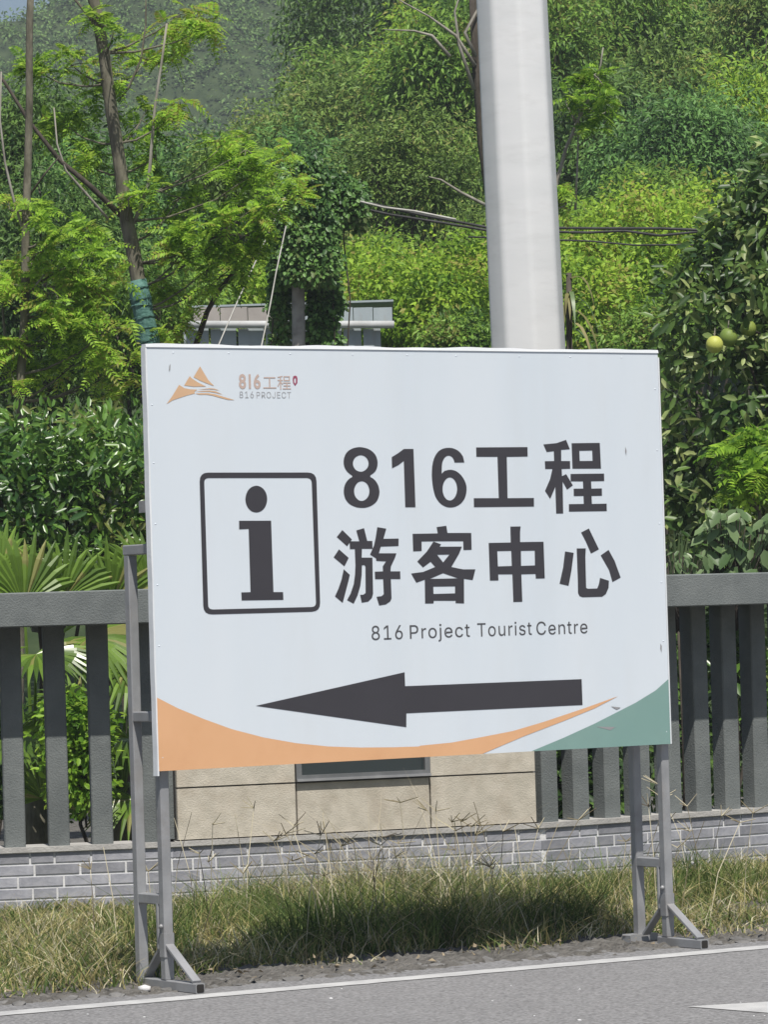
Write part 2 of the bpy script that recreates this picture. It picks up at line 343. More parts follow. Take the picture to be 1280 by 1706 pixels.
# dirt shoulder: low, crusty and uneven
ns_, nt_2 = 420, 26; SS, TT = np.meshgrid(np.linspace(-1.8, 5.0, ns_), np.linspace(0.16, 1.3, nt_2))
ZZ = 0.020 * np.sin(np.pi * np.clip((TT - 0.22) / 0.9, 0, 1)) + 0.006 * np.sin(SS * 9 + 3 * np.sin(TT * 7)) * np.sin(TT * 11 + SS * 2) + rng.normal(size=SS.shape) * 0.006
ZZ = np.where(TT < 0.26 + 0.05 * np.sin(SS * 6.1) + 0.03 * np.sin(SS * 17), -0.012, ZZ); ZZ[-1] = -0.03
PX_ = LA.x + RD.x * SS + RN.x * TT; PY_ = LA.y + RD.y * SS + RN.y * TT
ii, jj = np.meshgrid(np.arange(ns_ - 1), np.arange(nt_2 - 1)); a = (jj * ns_ + ii).ravel()
link('dirt_shoulder', make_mesh('dirt_shoulder', np.stack([PX_, PY_, ZZ], -1).reshape(-1, 3), np.stack([a, a + 1, a + ns_ + 1, a + ns_], 1), M['soil']), kind='structure')

# ------------------------------------------------------------------ brick plinth wall, fences and stone pier
WALL_H = 0.31
P1 = at(288, 1402, 19.87); P2 = at(902, 1369, 20.55)
P1.z = P2.z = 0
a8, a36 = rad(8), rad(36)
P0 = P1 - Vector((math.cos(a8), math.sin(a8), 0)) * 1.75
P3 = P2 + Vector((math.cos(a36), math.sin(a36), 0)) * 2.6
segs = [(P0, P1), (P1, P2), (P2, P3)]
def seg_frame(a, b):
    d = (b - a); L = d.length; d.normalize(); return d, Vector((d.y, -d.x, 0)), L     # along, outward (towards road), length
brick_wall = empty('brick_wall', P1, 'low grey brick plinth wall carrying the fences behind the grass verge', 'wall')
core = MB(); cop = MB()
ROW = 0.0578
brick_meshes = {}
for a, b in segs:
    d, n, L = seg_frame(a, b); mid = (a + b) / 2
    ext = 0.012
    core.obox(mid - n * 0.130 + Vector((0, 0, (WALL_H - 0.026) / 2 - 0.1)), d * (L / 2 + ext), n * 0.12, Vector((0, 0, (WALL_H - 0.026) / 2 + 0.1)))
    cop.obox(mid - n * 0.124 + Vector((0, 0, WALL_H - 0.013)), d * (L / 2 + ext), n * 0.131, Vector((0, 0, 0.0128)))
    for row in range(5):
        z1 = WALL_H - 0.032 - row * ROW; z0 = z1 - (ROW - 0.0105)
        s = -random.uniform(0, 0.2)
        while s < L:
            ln = random.choice((0.215, 0.215, 0.215, 0.17, 0.11))
            s0, s1 = max(s, 0.0), min(s + ln, L)
            if s1 - s0 > 0.03:
                key = round(s1 - s0, 3)
                if key not in brick_meshes:
                    w = key / 2; h = (z1 - z0) / 2; c = 0.0015; dp = 0.004
                    Vb = [(-w, 0, -h), (w, 0, -h), (w, 0, h), (-w, 0, h), (-w, -dp + c, -h), (w, -dp + c, -h), (w, -dp + c, h), (-w, -dp + c, h), (-w + c, -dp, -h + c), (w - c, -dp, -h + c), (w - c, -dp, h - c), (-w + c, -dp, h - c)]
                    Fb = [(8, 9, 10, 11)] + [(i, (i + 1) % 4, (i + 1) % 4 + 4, i + 4) for i in range(4)] + [(i + 4, (i + 1) % 4 + 4, (i + 1) % 4 + 8, i + 8) for i in range(4)]
                    brick_meshes[key] = make_mesh('brick', Vb, Fb, M['brick'])
                o = bpy.data.objects.new('brick', brick_meshes[key]); col.objects.link(o); o.parent = brick_wall
                p = a + d * ((s0 + s1) / 2) - n * 0.0095
                o.location = (p.x - P1.x, p.y - P1.y, (z0 + z1) / 2)
                o.rotation_euler = (random.uniform(-0.006, 0.006), 0, math.atan2(d.y, d.x))
            s += ln + 0.0105
core.build('mortar_core', M['mortar'], brick_wall); cop.build('coping', M['coping'], brick_wall)

def post_fence(a, b, start, pitch, count, label, rail_from, rail_to):
    d, n, L = seg_frame(a, b)
    root = empty('post_fence', a, label, 'fence')
    for k in range(count):
        c = a + d * (start + k * pitch) - n * (0.075 + random.uniform(-0.004, 0.004))
        h = (1.40 - WALL_H) / 2 + 0.01
        MB().bevel_box(c + Vector((0, 0, WALL_H + h - 0.0005)), d * 0.052, n * 0.052, Vector((random.uniform(-0.003, 0.003), 0, h)), 0.006).build('post', M['fence'], root)
    c = a + d * ((rail_from + rail_to) / 2) + n * 0.075 + Vector((0, 0, 1.476))
    MB().bevel_box(c, n * 0.21, Vector((0, 0, 0.084)), d * ((rail_to - rail_from) / 2), 0.006).build('top_rail', M['fence'], root)
    return root
dL, nL, LL = seg_frame(P0, P1)
def s_of_px(a, b, x, y):
    """distance along a wall segment whose top edge is seen at this pixel"""
    d, n, L = seg_frame(a, b); q = at(x, y, 1.0) - Vector((0, 0, EYE)); 
    # solve a + d*s parallel to q in plan
    den = d.x * q.y - d.y * q.x
    return (q.x * a.y - q.y * a.x) / den if abs(den) > 1e-9 else 0
sl0 = s_of_px(P0, P1, 25 - 72, 1410); 
post_fence(P0, P1, sl0 - 0.2157 * 1, 0.2157, 6, 'grey stucco post fence with thick top rail left of the stone pier', -0.1, LL - 0.03)
dR, nR, LR = seg_frame(P2, P3)
sr0 = s_of_px(P2, P3, 924, 1366)
post_fence(P2, P3, sr0, 0.2065, 10, 'grey stucco post fence running back right of the stone pier', 0.02, LR + 0.1)

# stone pier with a glazed display case, seen under the board
dP, nP, LP = seg_frame(P1, P2)
pier = empty('stone_pier', P1, 'beige stone pier with dark glazed display case behind the sign', 'pier')
def pp(s, out, z): p = P1 + dP * s + nP * out; return Vector((p.x, p.y, z))
s_a, s_b = s_of_px(P1, P2, 297, 1400), s_of_px(P1, P2, 897, 1368)
j1, j2 = s_of_px(P1, P2, 497, 1395), s_of_px(P1, P2, 720, 1385)
ZT = 1.95; ZJ = 0.572
MB().obox(pp((s_a + s_b) / 2, -0.20, (WALL_H + ZT) / 2), dP * ((s_b - s_a) / 2 - 0.006), nP * 0.17, Vector((0, 0, (ZT - WALL_H) / 2 - 0.004))).build('pier_core', M['joint'], pier)
def slab(s0, s1, z0, z1):
    g_ = 0.004
    MB().bevel_box(pp((s0 + s1) / 2, -0.022, (z0 + z1) / 2), dP * ((s1 - s0) / 2 - g_), nP * 0.014, Vector((0, 0, (z1 - z0) / 2 - g_)), 0.003).build('stone_slab', M['stone'], pier)
for q0, q1 in ((s_a, j1), (j1, j2), (j2, s_b)):
    slab(q0, q1, WALL_H + 0.002, ZJ)
for q0, q1 in ((s_a, j1), (j2, s_b)):
    slab(q0, q1, ZJ, 1.15); slab(q0, q1, 1.15, 1.62)
for q0, q1 in ((s_a, j1), (j1, j2), (j2, s_b)):
    slab(q0, q1, 1.62, ZT)
MB().obox(pp((s_a + s_b) / 2, -0.19, ZT + 0.03), dP * ((s_b - s_a) / 2 + 0.03), nP * 0.22, Vector((0, 0, 0.03))).build('cap_stone', M['coping'], pier)
MB().obox(pp(s_a - 0.030, -0.10, (WALL_H + ZT) / 2), dP * 0.027, nP * 0.05, Vector((0, 0, (ZT - WALL_H) / 2 - 0.01))).build('edge_post_or_gap', M['fence'], pier)
MB().obox(pp(s_b + 0.016, -0.14, (WALL_H + ZT) / 2), dP * 0.014, nP * 0.05, Vector((0, 0, (ZT - WALL_H) / 2 - 0.01))).build('edge_post_or_gap', M['frame'], pier)  # dark strip put in for the shaded gap between pier and right fence
case = MB(); fw = 0.014
for (q0, q1, z0, z1) in ((j1, j1 + 2 * fw, ZJ + 0.004, 1.615), (j2 - 2 * fw, j2, ZJ + 0.004, 1.615), (j1 + 2 * fw, j2 - 2 * fw, ZJ + 0.004, ZJ + 0.036), (j1 + 2 * fw, j2 - 2 * fw, 1.58, 1.615)):
    case.obox(pp((q0 + q1) / 2, -0.014, (z0 + z1) / 2), dP * ((q1 - q0) / 2), nP * 0.019, Vector((0, 0, (z1 - z0) / 2)))
fr = case.build('display_frame', M['frame'], pier)
MB().obox(pp((j1 + j2) / 2, 0.012, ZJ + 0.012), dP * ((j2 - j1) / 2), nP * 0.006, Vector((0, 0, 0.006))).build('sill', M['steel'], fr)
MB().obox(pp((j1 + j2) / 2, -0.026, (ZJ + 1.6) / 2), dP * ((j2 - j1) / 2 - 2 * fw), nP * 0.004, Vector((0, 0, (1.6 - ZJ) / 2 - 0.03))).build('pane', M['glass'], fr)

# ------------------------------------------------------------------ the direction sign
TH = 0.570275
SU = Vector((math.cos(TH), math.sin(TH), 0)); SN = Vector((math.sin(TH), -math.cos(TH), 0))
SO = Vector((-0.8795, 15.1082, 0)); BZ = 0.832
def sp(u, n, z): return SO + SU * u + SN * n + Vector((0, 0, z))
UZ = Vector((0, 0, 1))
sign = empty('direction_sign', SO, 'large white tourist centre direction board with left arrow on steel legs', 'sign')
def spart(name, mb, mat, parent=None, **kw): return mb.build(name, mat, parent or sign, **kw)
# panel: slightly buckled vinyl stretched over a frame
nu, nz = 48, 32
def buckle(u, z):
    e = min(u, 2.4 - u, z, 1.6 - z); k = min(1.0, e / 0.12)
    return 0.0
V = []; Fc = []
for j in range(nz + 1):
    for i in range(nu + 1):
        u, z = 2.4 * i / nu, 1.6 * j / nz; V.append(sp(u, buckle(u, z), BZ + z))
for j in range(nz):
    for i in range(nu):
        a = j * (nu + 1) + i; Fc.append((a, a + 1, a + nu + 2, a + nu + 1))
panel = link('panel', make_mesh('panel', V, Fc, M['vinyl'], True), sign)
bk = MB(); bk.obox(sp(1.2, -0.0165, BZ + 0.8), SU * 1.199, SN * 0.0125, UZ * 0.799); spart('backing_board', bk, M['vinyl_edge'], panel)
eb = MB()                                                             # folded hems of the banner round the frame
def wavy_strip(along0, along1, nrm, width_dir, w, n=40, amp=0.003):
    for k in range(n):
        pass
for (u0_, u1_, z0_, z1_) in ((-0.002, 2.402, 1.598, 1.610), ):
    pts = [(u0_ + (u1_ - u0_) * k / 60) for k in range(61)]; V = []
    for u in pts:
        dz = 0.0025 * math.sin(u * 9.3) + 0.0015 * math.sin(u * 27)
        V += [sp(u, 0.004, BZ + z0_), sp(u, 0.001, BZ + z1_ + dz), sp(u, -0.030, BZ + z1_ + dz), sp(u, -0.032, BZ + z0_)]
    eb.add(V, [(4 * k + q, 4 * k + (q + 1) % 4, 4 * k + 4 + (q + 1) % 4, 4 * k + 4 + q) for k in range(60) for q in range(4)] + [(0, 1, 2, 3), (243, 242, 241, 240)])
spart('top_hem', eb, M['vinyl_edge'])
eb = MB(); V = []
for k in range(41):
    z = -0.018 + 1.616 * k / 40; dx = 0.0006 * math.sin(z * 11) + 0.0005 * math.sin(z * 29)
    V += [sp(0.002, 0.003, BZ + z), sp(-0.003 + dx, 0.0, BZ + z), sp(-0.005 + dx, -0.030, BZ + z), sp(-0.001, -0.036, BZ + z)]
eb.add(V, [(4 * k + q, 4 * k + (q + 1) % 4, 4 * k + 4 + (q + 1) % 4, 4 * k + 4 + q) for k in range(40) for q in range(4)] + [(3, 2, 1, 0), (160, 161, 162, 163)])
spart('left_hem', eb, M['vinyl_edge'])
mb = MB(); mb.obox(sp(2.4035, -0.014, BZ + 0.79), SU * 0.003, SN * 0.0155, UZ * 0.79); spart('right_hem', mb, M['vinyl_edge'])
rv = make_mesh('rivet', *lump((0, 0, 0), (0.005, 0.0018, 0.004), 3), M['vinyl'], True)
for (u, z) in [(0.115 + 0.262 * k + random.uniform(-.03, .03), 1.578) for k in range(9)] + [(0.02, z) for z in (1.38, 1.16, 0.93, 0.70, 0.47, 0.05)] + [(2.382, z) for z in (1.45, 1.2, 0.9, 0.66, 0.42, 0.05)]:
    o = bpy.data.objects.new('rivet', rv); col.objects.link(o); o.parent = sign; o.location = sp(u, 0.0, BZ + z) - SO; o.rotation_euler.z = TH

# printed artwork (flat print, a hair proud of the vinyl)
def print_shape(name, polys, mat, lift, parent=None):
    V = []; Fc = []
    for rings in polys:
        R3 = [[Vector((x / 2000.0, y / 2000.0, 0)) for x, y in ring] for ring in rings]
        flat = [v for ring in R3 for v in ring]; b = len(V)
        tris = tessellate_polygon(R3)
        for v in flat: V.append(sp(v.x, lift + buckle(min(max(v.x, 0), 2.4), min(max(v.y, 0), 1.6)), BZ + v.y))
        for t in tris:
            p, q, r = (flat[i] for i in t)
            cr = (q - p).cross(r - p).z
            if abs(cr) > 1e-12: Fc.append([i + b for i in (t if cr > 0 else t[::-1])])
    return link(name, make_mesh(name, V, Fc, mat), parent or sign)
GLYPHS = {
 '8': [[[[1904,2433],[1930,2429],[1956,2422],[1981,2411],[2002,2397],[2020,2380],[2033,2360],[2041,2336],[2044,2312],[2041,2288],[2033,2266],[2021,2247],[2001,2230],[1973,2215],[1971,2202],[1995,2190],[2015,2175],[2031,2155],[2043,2134],[2050,2109],[2053,2085],[2049,2061],[2041,2039],[2029,2017],[2011,1999],[1987,1984],[1963,1973],[1937,1966],[1915,1962],[1895,1961],[1871,1962],[1843,1965],[1815,1973],[1788,1984],[1765,1998],[1748,2015],[1735,2034],[1727,2056],[1723,2078],[1723,2099],[1727,2121],[1735,2142],[1747,2161],[1763,2178],[1782,2192],[1805,2202],[1804,2214],[1780,2228],[1760,2244],[1745,2263],[1735,2283],[1730,2305],[1730,2327],[1734,2348],[1743,2368],[1756,2388],[1774,2404],[1797,2417],[1820,2426],[1843,2431],[1863,2434],[1882,2435]],[[1959,2307],[1957,2293],[1951,2279],[1942,2267],[1930,2257],[1916,2249],[1900,2244],[1884,2243],[1868,2245],[1853,2250],[1840,2257],[1829,2268],[1821,2280],[1816,2293],[1815,2308],[1817,2322],[1823,2336],[1832,2348],[1844,2358],[1858,2365],[1873,2370],[1890,2372],[1906,2370],[1921,2365],[1934,2357],[1945,2347],[1953,2335],[1958,2321]],[[1959,2092],[1957,2074],[1951,2058],[1942,2044],[1930,2032],[1916,2023],[1901,2017],[1885,2015],[1869,2017],[1855,2023],[1842,2033],[1831,2045],[1823,2059],[1819,2076],[1818,2093],[1820,2110],[1826,2126],[1835,2140],[1847,2153],[1860,2162],[1876,2167],[1891,2169],[1907,2167],[1922,2161],[1935,2152],[1946,2140],[1953,2125],[1958,2109]]]],
 '1': [[[[2292,2419],[2382,2419],[2384,1961],[2288,1962],[2288,2325],[2238,2294],[2176,2268],[2176,2355],[2236,2385]]]],
 '6': [[[[2860,2310],[2766,2310],[2764,2319],[2758,2336],[2748,2350],[2734,2360],[2719,2365],[2701,2364],[2685,2358],[2670,2346],[2659,2330],[2650,2311],[2645,2282],[2642,2243],[2641,2223],[2670,2245],[2682,2247],[2705,2252],[2730,2253],[2755,2249],[2780,2241],[2802,2228],[2823,2211],[2842,2189],[2857,2166],[2868,2141],[2873,2117],[2873,2093],[2869,2068],[2861,2044],[2850,2022],[2834,2003],[2815,1986],[2791,1972],[2765,1962],[2736,1956],[2708,1955],[2682,1958],[2657,1966],[2632,1979],[2609,1997],[2590,2019],[2575,2043],[2565,2070],[2557,2103],[2551,2142],[2548,2178],[2547,2212],[2549,2246],[2553,2280],[2560,2310],[2570,2337],[2583,2361],[2600,2383],[2618,2400],[2639,2412],[2663,2421],[2693,2426],[2721,2427],[2750,2424],[2777,2416],[2803,2404],[2824,2388],[2840,2368],[2848,2358]],[[2783,2101],[2780,2080],[2774,2061],[2765,2044],[2754,2030],[2740,2019],[2725,2012],[2710,2010],[2694,2013],[2680,2019],[2668,2030],[2657,2045],[2650,2062],[2645,2082],[2645,2102],[2647,2122],[2653,2142],[2662,2159],[2674,2173],[2687,2184],[2702,2191],[2718,2193],[2733,2190],[2747,2183],[2760,2172],[2770,2158],[2778,2141],[2782,2121]]]],
 'you': [[[[1699,1791],[1784,1717],[1738,1665],[1646,1738]]],[[[1663,1642],[1749,1574],[1708,1510],[1612,1581]]],[[[1701,1487],[1755,1442],[1738,1388],[1713,1316],[1682,1227],[1613,1278],[1647,1337],[1678,1408]]],[[[1827,1786],[1899,1803],[1925,1703],[1972,1702],[1972,1641],[1874,1643],[1869,1574],[1968,1572],[1964,1292],[1952,1259],[1917,1231],[1857,1224],[1844,1285],[1874,1285],[1895,1298],[1901,1504],[1893,1516],[1869,1514],[1864,1438],[1849,1357],[1820,1281],[1782,1218],[1723,1247],[1757,1297],[1788,1368],[1802,1439],[1809,1515],[1808,1642],[1763,1642],[1762,1703],[1852,1701]]],[[[2022,1809],[2105,1796],[2075,1717],[2217,1717],[2214,1659],[2049,1657],[2029,1605],[2192,1602],[2179,1571],[2137,1500],[2132,1462],[2222,1460],[2222,1400],[2133,1402],[2134,1250],[2120,1227],[2079,1205],[2017,1198],[1995,1266],[2042,1270],[2063,1285],[2061,1403],[1986,1404],[1986,1462],[2062,1463],[2061,1501],[2093,1541],[2003,1546],[2001,1567],[1947,1596],[1986,1666],[2003,1723]]]],
 'ke': [[[[2577,1802],[2669,1811],[2678,1754],[2904,1751],[2903,1618],[2825,1617],[2825,1687],[2543,1691],[2431,1691],[2429,1616],[2349,1615],[2349,1752],[2586,1752]]],[[[2543,1688],[2614,1666],[2599,1647],[2811,1644],[2780,1586],[2704,1485],[2815,1464],[2933,1462],[2904,1378],[2821,1389],[2815,1195],[2734,1199],[2735,1218],[2529,1223],[2526,1202],[2446,1203],[2450,1390],[2370,1368],[2324,1441],[2436,1451],[2552,1488],[2510,1530],[2437,1487],[2385,1534],[2477,1610]],[[2573,1584],[2691,1584],[2628,1522]],[[2496,1395],[2624,1438],[2766,1394]],[[2528,1334],[2734,1332],[2732,1276],[2528,1276]]]],
 'gong': [[[[2977,2429],[3473,2430],[3472,2355],[3269,2353],[3264,2023],[3520,2022],[3518,1954],[2938,1955],[2939,2026],[3179,2024],[3179,2354],[2976,2355]]]],
 'cheng': [[[[3629,2451],[3759,2461],[3853,2487],[3888,2412],[3802,2407],[3799,2317],[3886,2316],[3885,2255],[3801,2253],[3802,2195],[3844,2211],[3906,2120],[3848,2087],[3806,2151],[3802,1895],[3733,1895],[3733,2110],[3679,2014],[3631,2078],[3684,2172],[3710,2254],[3639,2254],[3638,2316],[3730,2317],[3729,2397],[3660,2390]]],[[[3907,2460],[4187,2462],[4191,2254],[3908,2255]],[[3981,2399],[4109,2401],[4109,2316],[3982,2316]]],[[[3887,2212],[4220,2213],[4219,2153],[4088,2152],[4089,2092],[4193,2093],[4192,2034],[4088,2033],[4089,1968],[4236,1969],[4235,1909],[3859,1909],[3861,1969],[4008,1969],[4008,2034],[3912,2034],[3913,2093],[4008,2093],[4007,2152],[3886,2153]]]],
 'zhong': [[[[3282,1796],[3382,1796],[3375,1752],[3372,1671],[3600,1670],[3601,1377],[3513,1377],[3512,1414],[3374,1414],[3375,1195],[3288,1195],[3287,1416],[3150,1418],[3151,1370],[3069,1370],[3068,1669],[3281,1669]],[[3148,1603],[3283,1603],[3284,1482],[3150,1481]],[[3377,1601],[3511,1601],[3509,1482],[3374,1481]]]],
 'xin': [[[[3973,1739],[4051,1770],[4144,1601],[4064,1568],[4019,1661]]],[[[3808,1589],[3893,1576],[3866,1438],[3832,1312],[3744,1331],[3784,1460]]],[[[4160,1551],[4240,1594],[4298,1502],[4352,1368],[4269,1333],[4238,1431]]],[[[3924,1611],[4014,1610],[4007,1538],[4005,1292],[4020,1284],[4115,1284],[4133,1320],[4146,1369],[4234,1344],[4228,1288],[4198,1237],[4160,1217],[3967,1217],[3937,1227],[3923,1253],[3925,1355]]]],
 'ibox': [[[[433,2178],[438,2207],[453,2228],[477,2241],[511,2245],[1397,2240],[1432,2236],[1457,2223],[1472,2201],[1477,2171],[1476,1234],[1471,1204],[1456,1182],[1432,1170],[1397,1165],[510,1167],[476,1172],[452,1184],[437,1205],[432,1235]],[[473,2168],[475,2184],[483,2195],[496,2202],[514,2204],[1391,2198],[1409,2195],[1422,2188],[1430,2177],[1433,2161],[1438,1237],[1436,1221],[1428,1210],[1415,1203],[1396,1201],[516,1204],[498,1207],[485,1213],[477,1225],[475,1240]]]],
 'idot': [[[[1027,2038],[1023,2015],[1015,1994],[1003,1974],[987,1958],[968,1946],[947,1939],[925,1937],[904,1940],[884,1947],[866,1960],[851,1976],[840,1996],[834,2017],[832,2040],[836,2063],[844,2084],[856,2104],[872,2120],[891,2132],[912,2139],[933,2142],[955,2139],[975,2131],[993,2119],[1008,2102],[1019,2083],[1025,2061]]]],
 'istem': [[[[770,1875],[1056,1872],[1058,1324],[1144,1322],[1145,1263],[772,1267],[771,1328],[853,1328],[853,1812],[769,1810]]]],
 'arrow': [[[[870,459],[2234,670],[2235,561],[3931,558],[3932,350],[2239,349],[2234,241]]]],
 'orange': [[[[0,557],[179,469],[402,379],[647,291],[931,215],[1220,159],[1511,121],[1806,100],[2103,89],[2343,85],[2364,91],[2654,102],[2948,134],[3244,169],[3544,229],[3949,323],[4288,408],[4050,319],[3744,230],[3341,121],[2943,0],[0,0]]]],
 'green': [[[[4800,529],[4668,441],[4458,347],[4251,271],[4044,195],[3738,95],[3415,0],[4800,0]]]],
 'peaks': [[[[466,3054],[536,2949],[586,2905],[546,2916],[466,2944],[407,2972]]],[[[373,2979],[396,2959],[449,2929],[515,2901],[405,2899],[322,2908]]],[[[164,2766],[220,2832],[278,2912],[324,2887],[372,2879],[436,2877],[411,2861],[413,2847],[348,2833],[289,2816],[218,2795]]],[[[437,2877],[490,2882],[545,2888],[588,2885],[633,2870],[582,2878],[539,2881],[490,2878]]],[[[415,2861],[490,2868],[544,2871],[598,2865],[659,2840],[597,2853],[544,2861],[490,2861]]],[[[415,2847],[468,2850],[532,2850],[597,2841],[677,2820],[764,2798],[704,2800],[623,2818],[569,2832],[516,2839],[456,2838]]]],
 'drop': [[[[1311,2989],[1328,2984],[1333,2963],[1330,2933],[1308,2909],[1291,2933],[1289,2963],[1295,2984]],[[1311,2973],[1318,2963],[1316,2937],[1309,2927],[1302,2937],[1302,2963]]]],
}
for key, nm, mt, lf in (('orange', 'orange_swoosh', 'ink_orange', 0.0011), ('green', 'green_corner', 'ink_green', 0.0011), ('arrow', 'arrow', 'ink_black', 0.0011), ('ibox', 'information_border', 'ink_black', 0.0011),
                        ('idot', 'information_dot', 'ink_black', 0.0011), ('istem', 'information_stem', 'ink_black', 0.0011), ('8', 'digit', 'ink_black', 0.0011), ('1', 'digit', 'ink_black', 0.0011), ('6', 'digit', 'ink_black', 0.0011),
                        ('gong', 'character', 'ink_black', 0.0011), ('cheng', 'character', 'ink_black', 0.0011), ('you', 'character', 'ink_black', 0.0011), ('ke', 'character', 'ink_black', 0.0011), ('zhong', 'character', 'ink_black', 0.0011),
                        ('xin', 'character', 'ink_black', 0.0011), ('peaks', 'mountain_logo', 'ink_logo', 0.0011), ('drop', 'logo_mark', 'ink_red', 0.0011)):
    print_shape(nm, GLYPHS[key], M[mt], lf)
def print_text(body, u0, u1, v, cap, mat, bold=0.0, fit_full=False):
    cu = bpy.data.curves.new('lettering', 'FONT'); cu.body = body; cu.offset = bold; cu.resolution_u = 4
    o = bpy.data.objects.new('tmp', cu); col.objects.link(o)
    dg = bpy.context.evaluated_depsgraph_get(); me = bpy.data.meshes.new_from_object(o.evaluated_get(dg))
    co = np.array([v_.co for v_ in me.vertices]); bpy.data.objects.remove(o)
    x0, x1 = co[:, 0].min(), co[:, 0].max()
    if fit_full: y0, y1 = co[:, 1].min(), co[:, 1].max()
    else:
        cu2 = bpy.data.curves.new('cap', 'FONT'); cu2.body = 'H'; o2 = bpy.data.objects.new('tmp', cu2); col.objects.link(o2)
        dg = bpy.context.evaluated_depsgraph_get(); m2 = bpy.data.meshes.new_from_object(o2.evaluated_get(dg)); y0 = 0.0; y1 = max(v_.co.y for v_ in m2.vertices); bpy.data.objects.remove(o2)
    V = []
    for x, y, _ in co:
        u = u0 + (x - x0) / (x1 - x0) * (u1 - u0); w = v + (y - y0) / (y1 - y0) * cap
        V.append(sp(u, 0.0011 + buckle(u, w), BZ + w))
    return link('lettering', make_mesh('lettering', V, [list(p.vertices) for p in me.polygons], mat), sign)
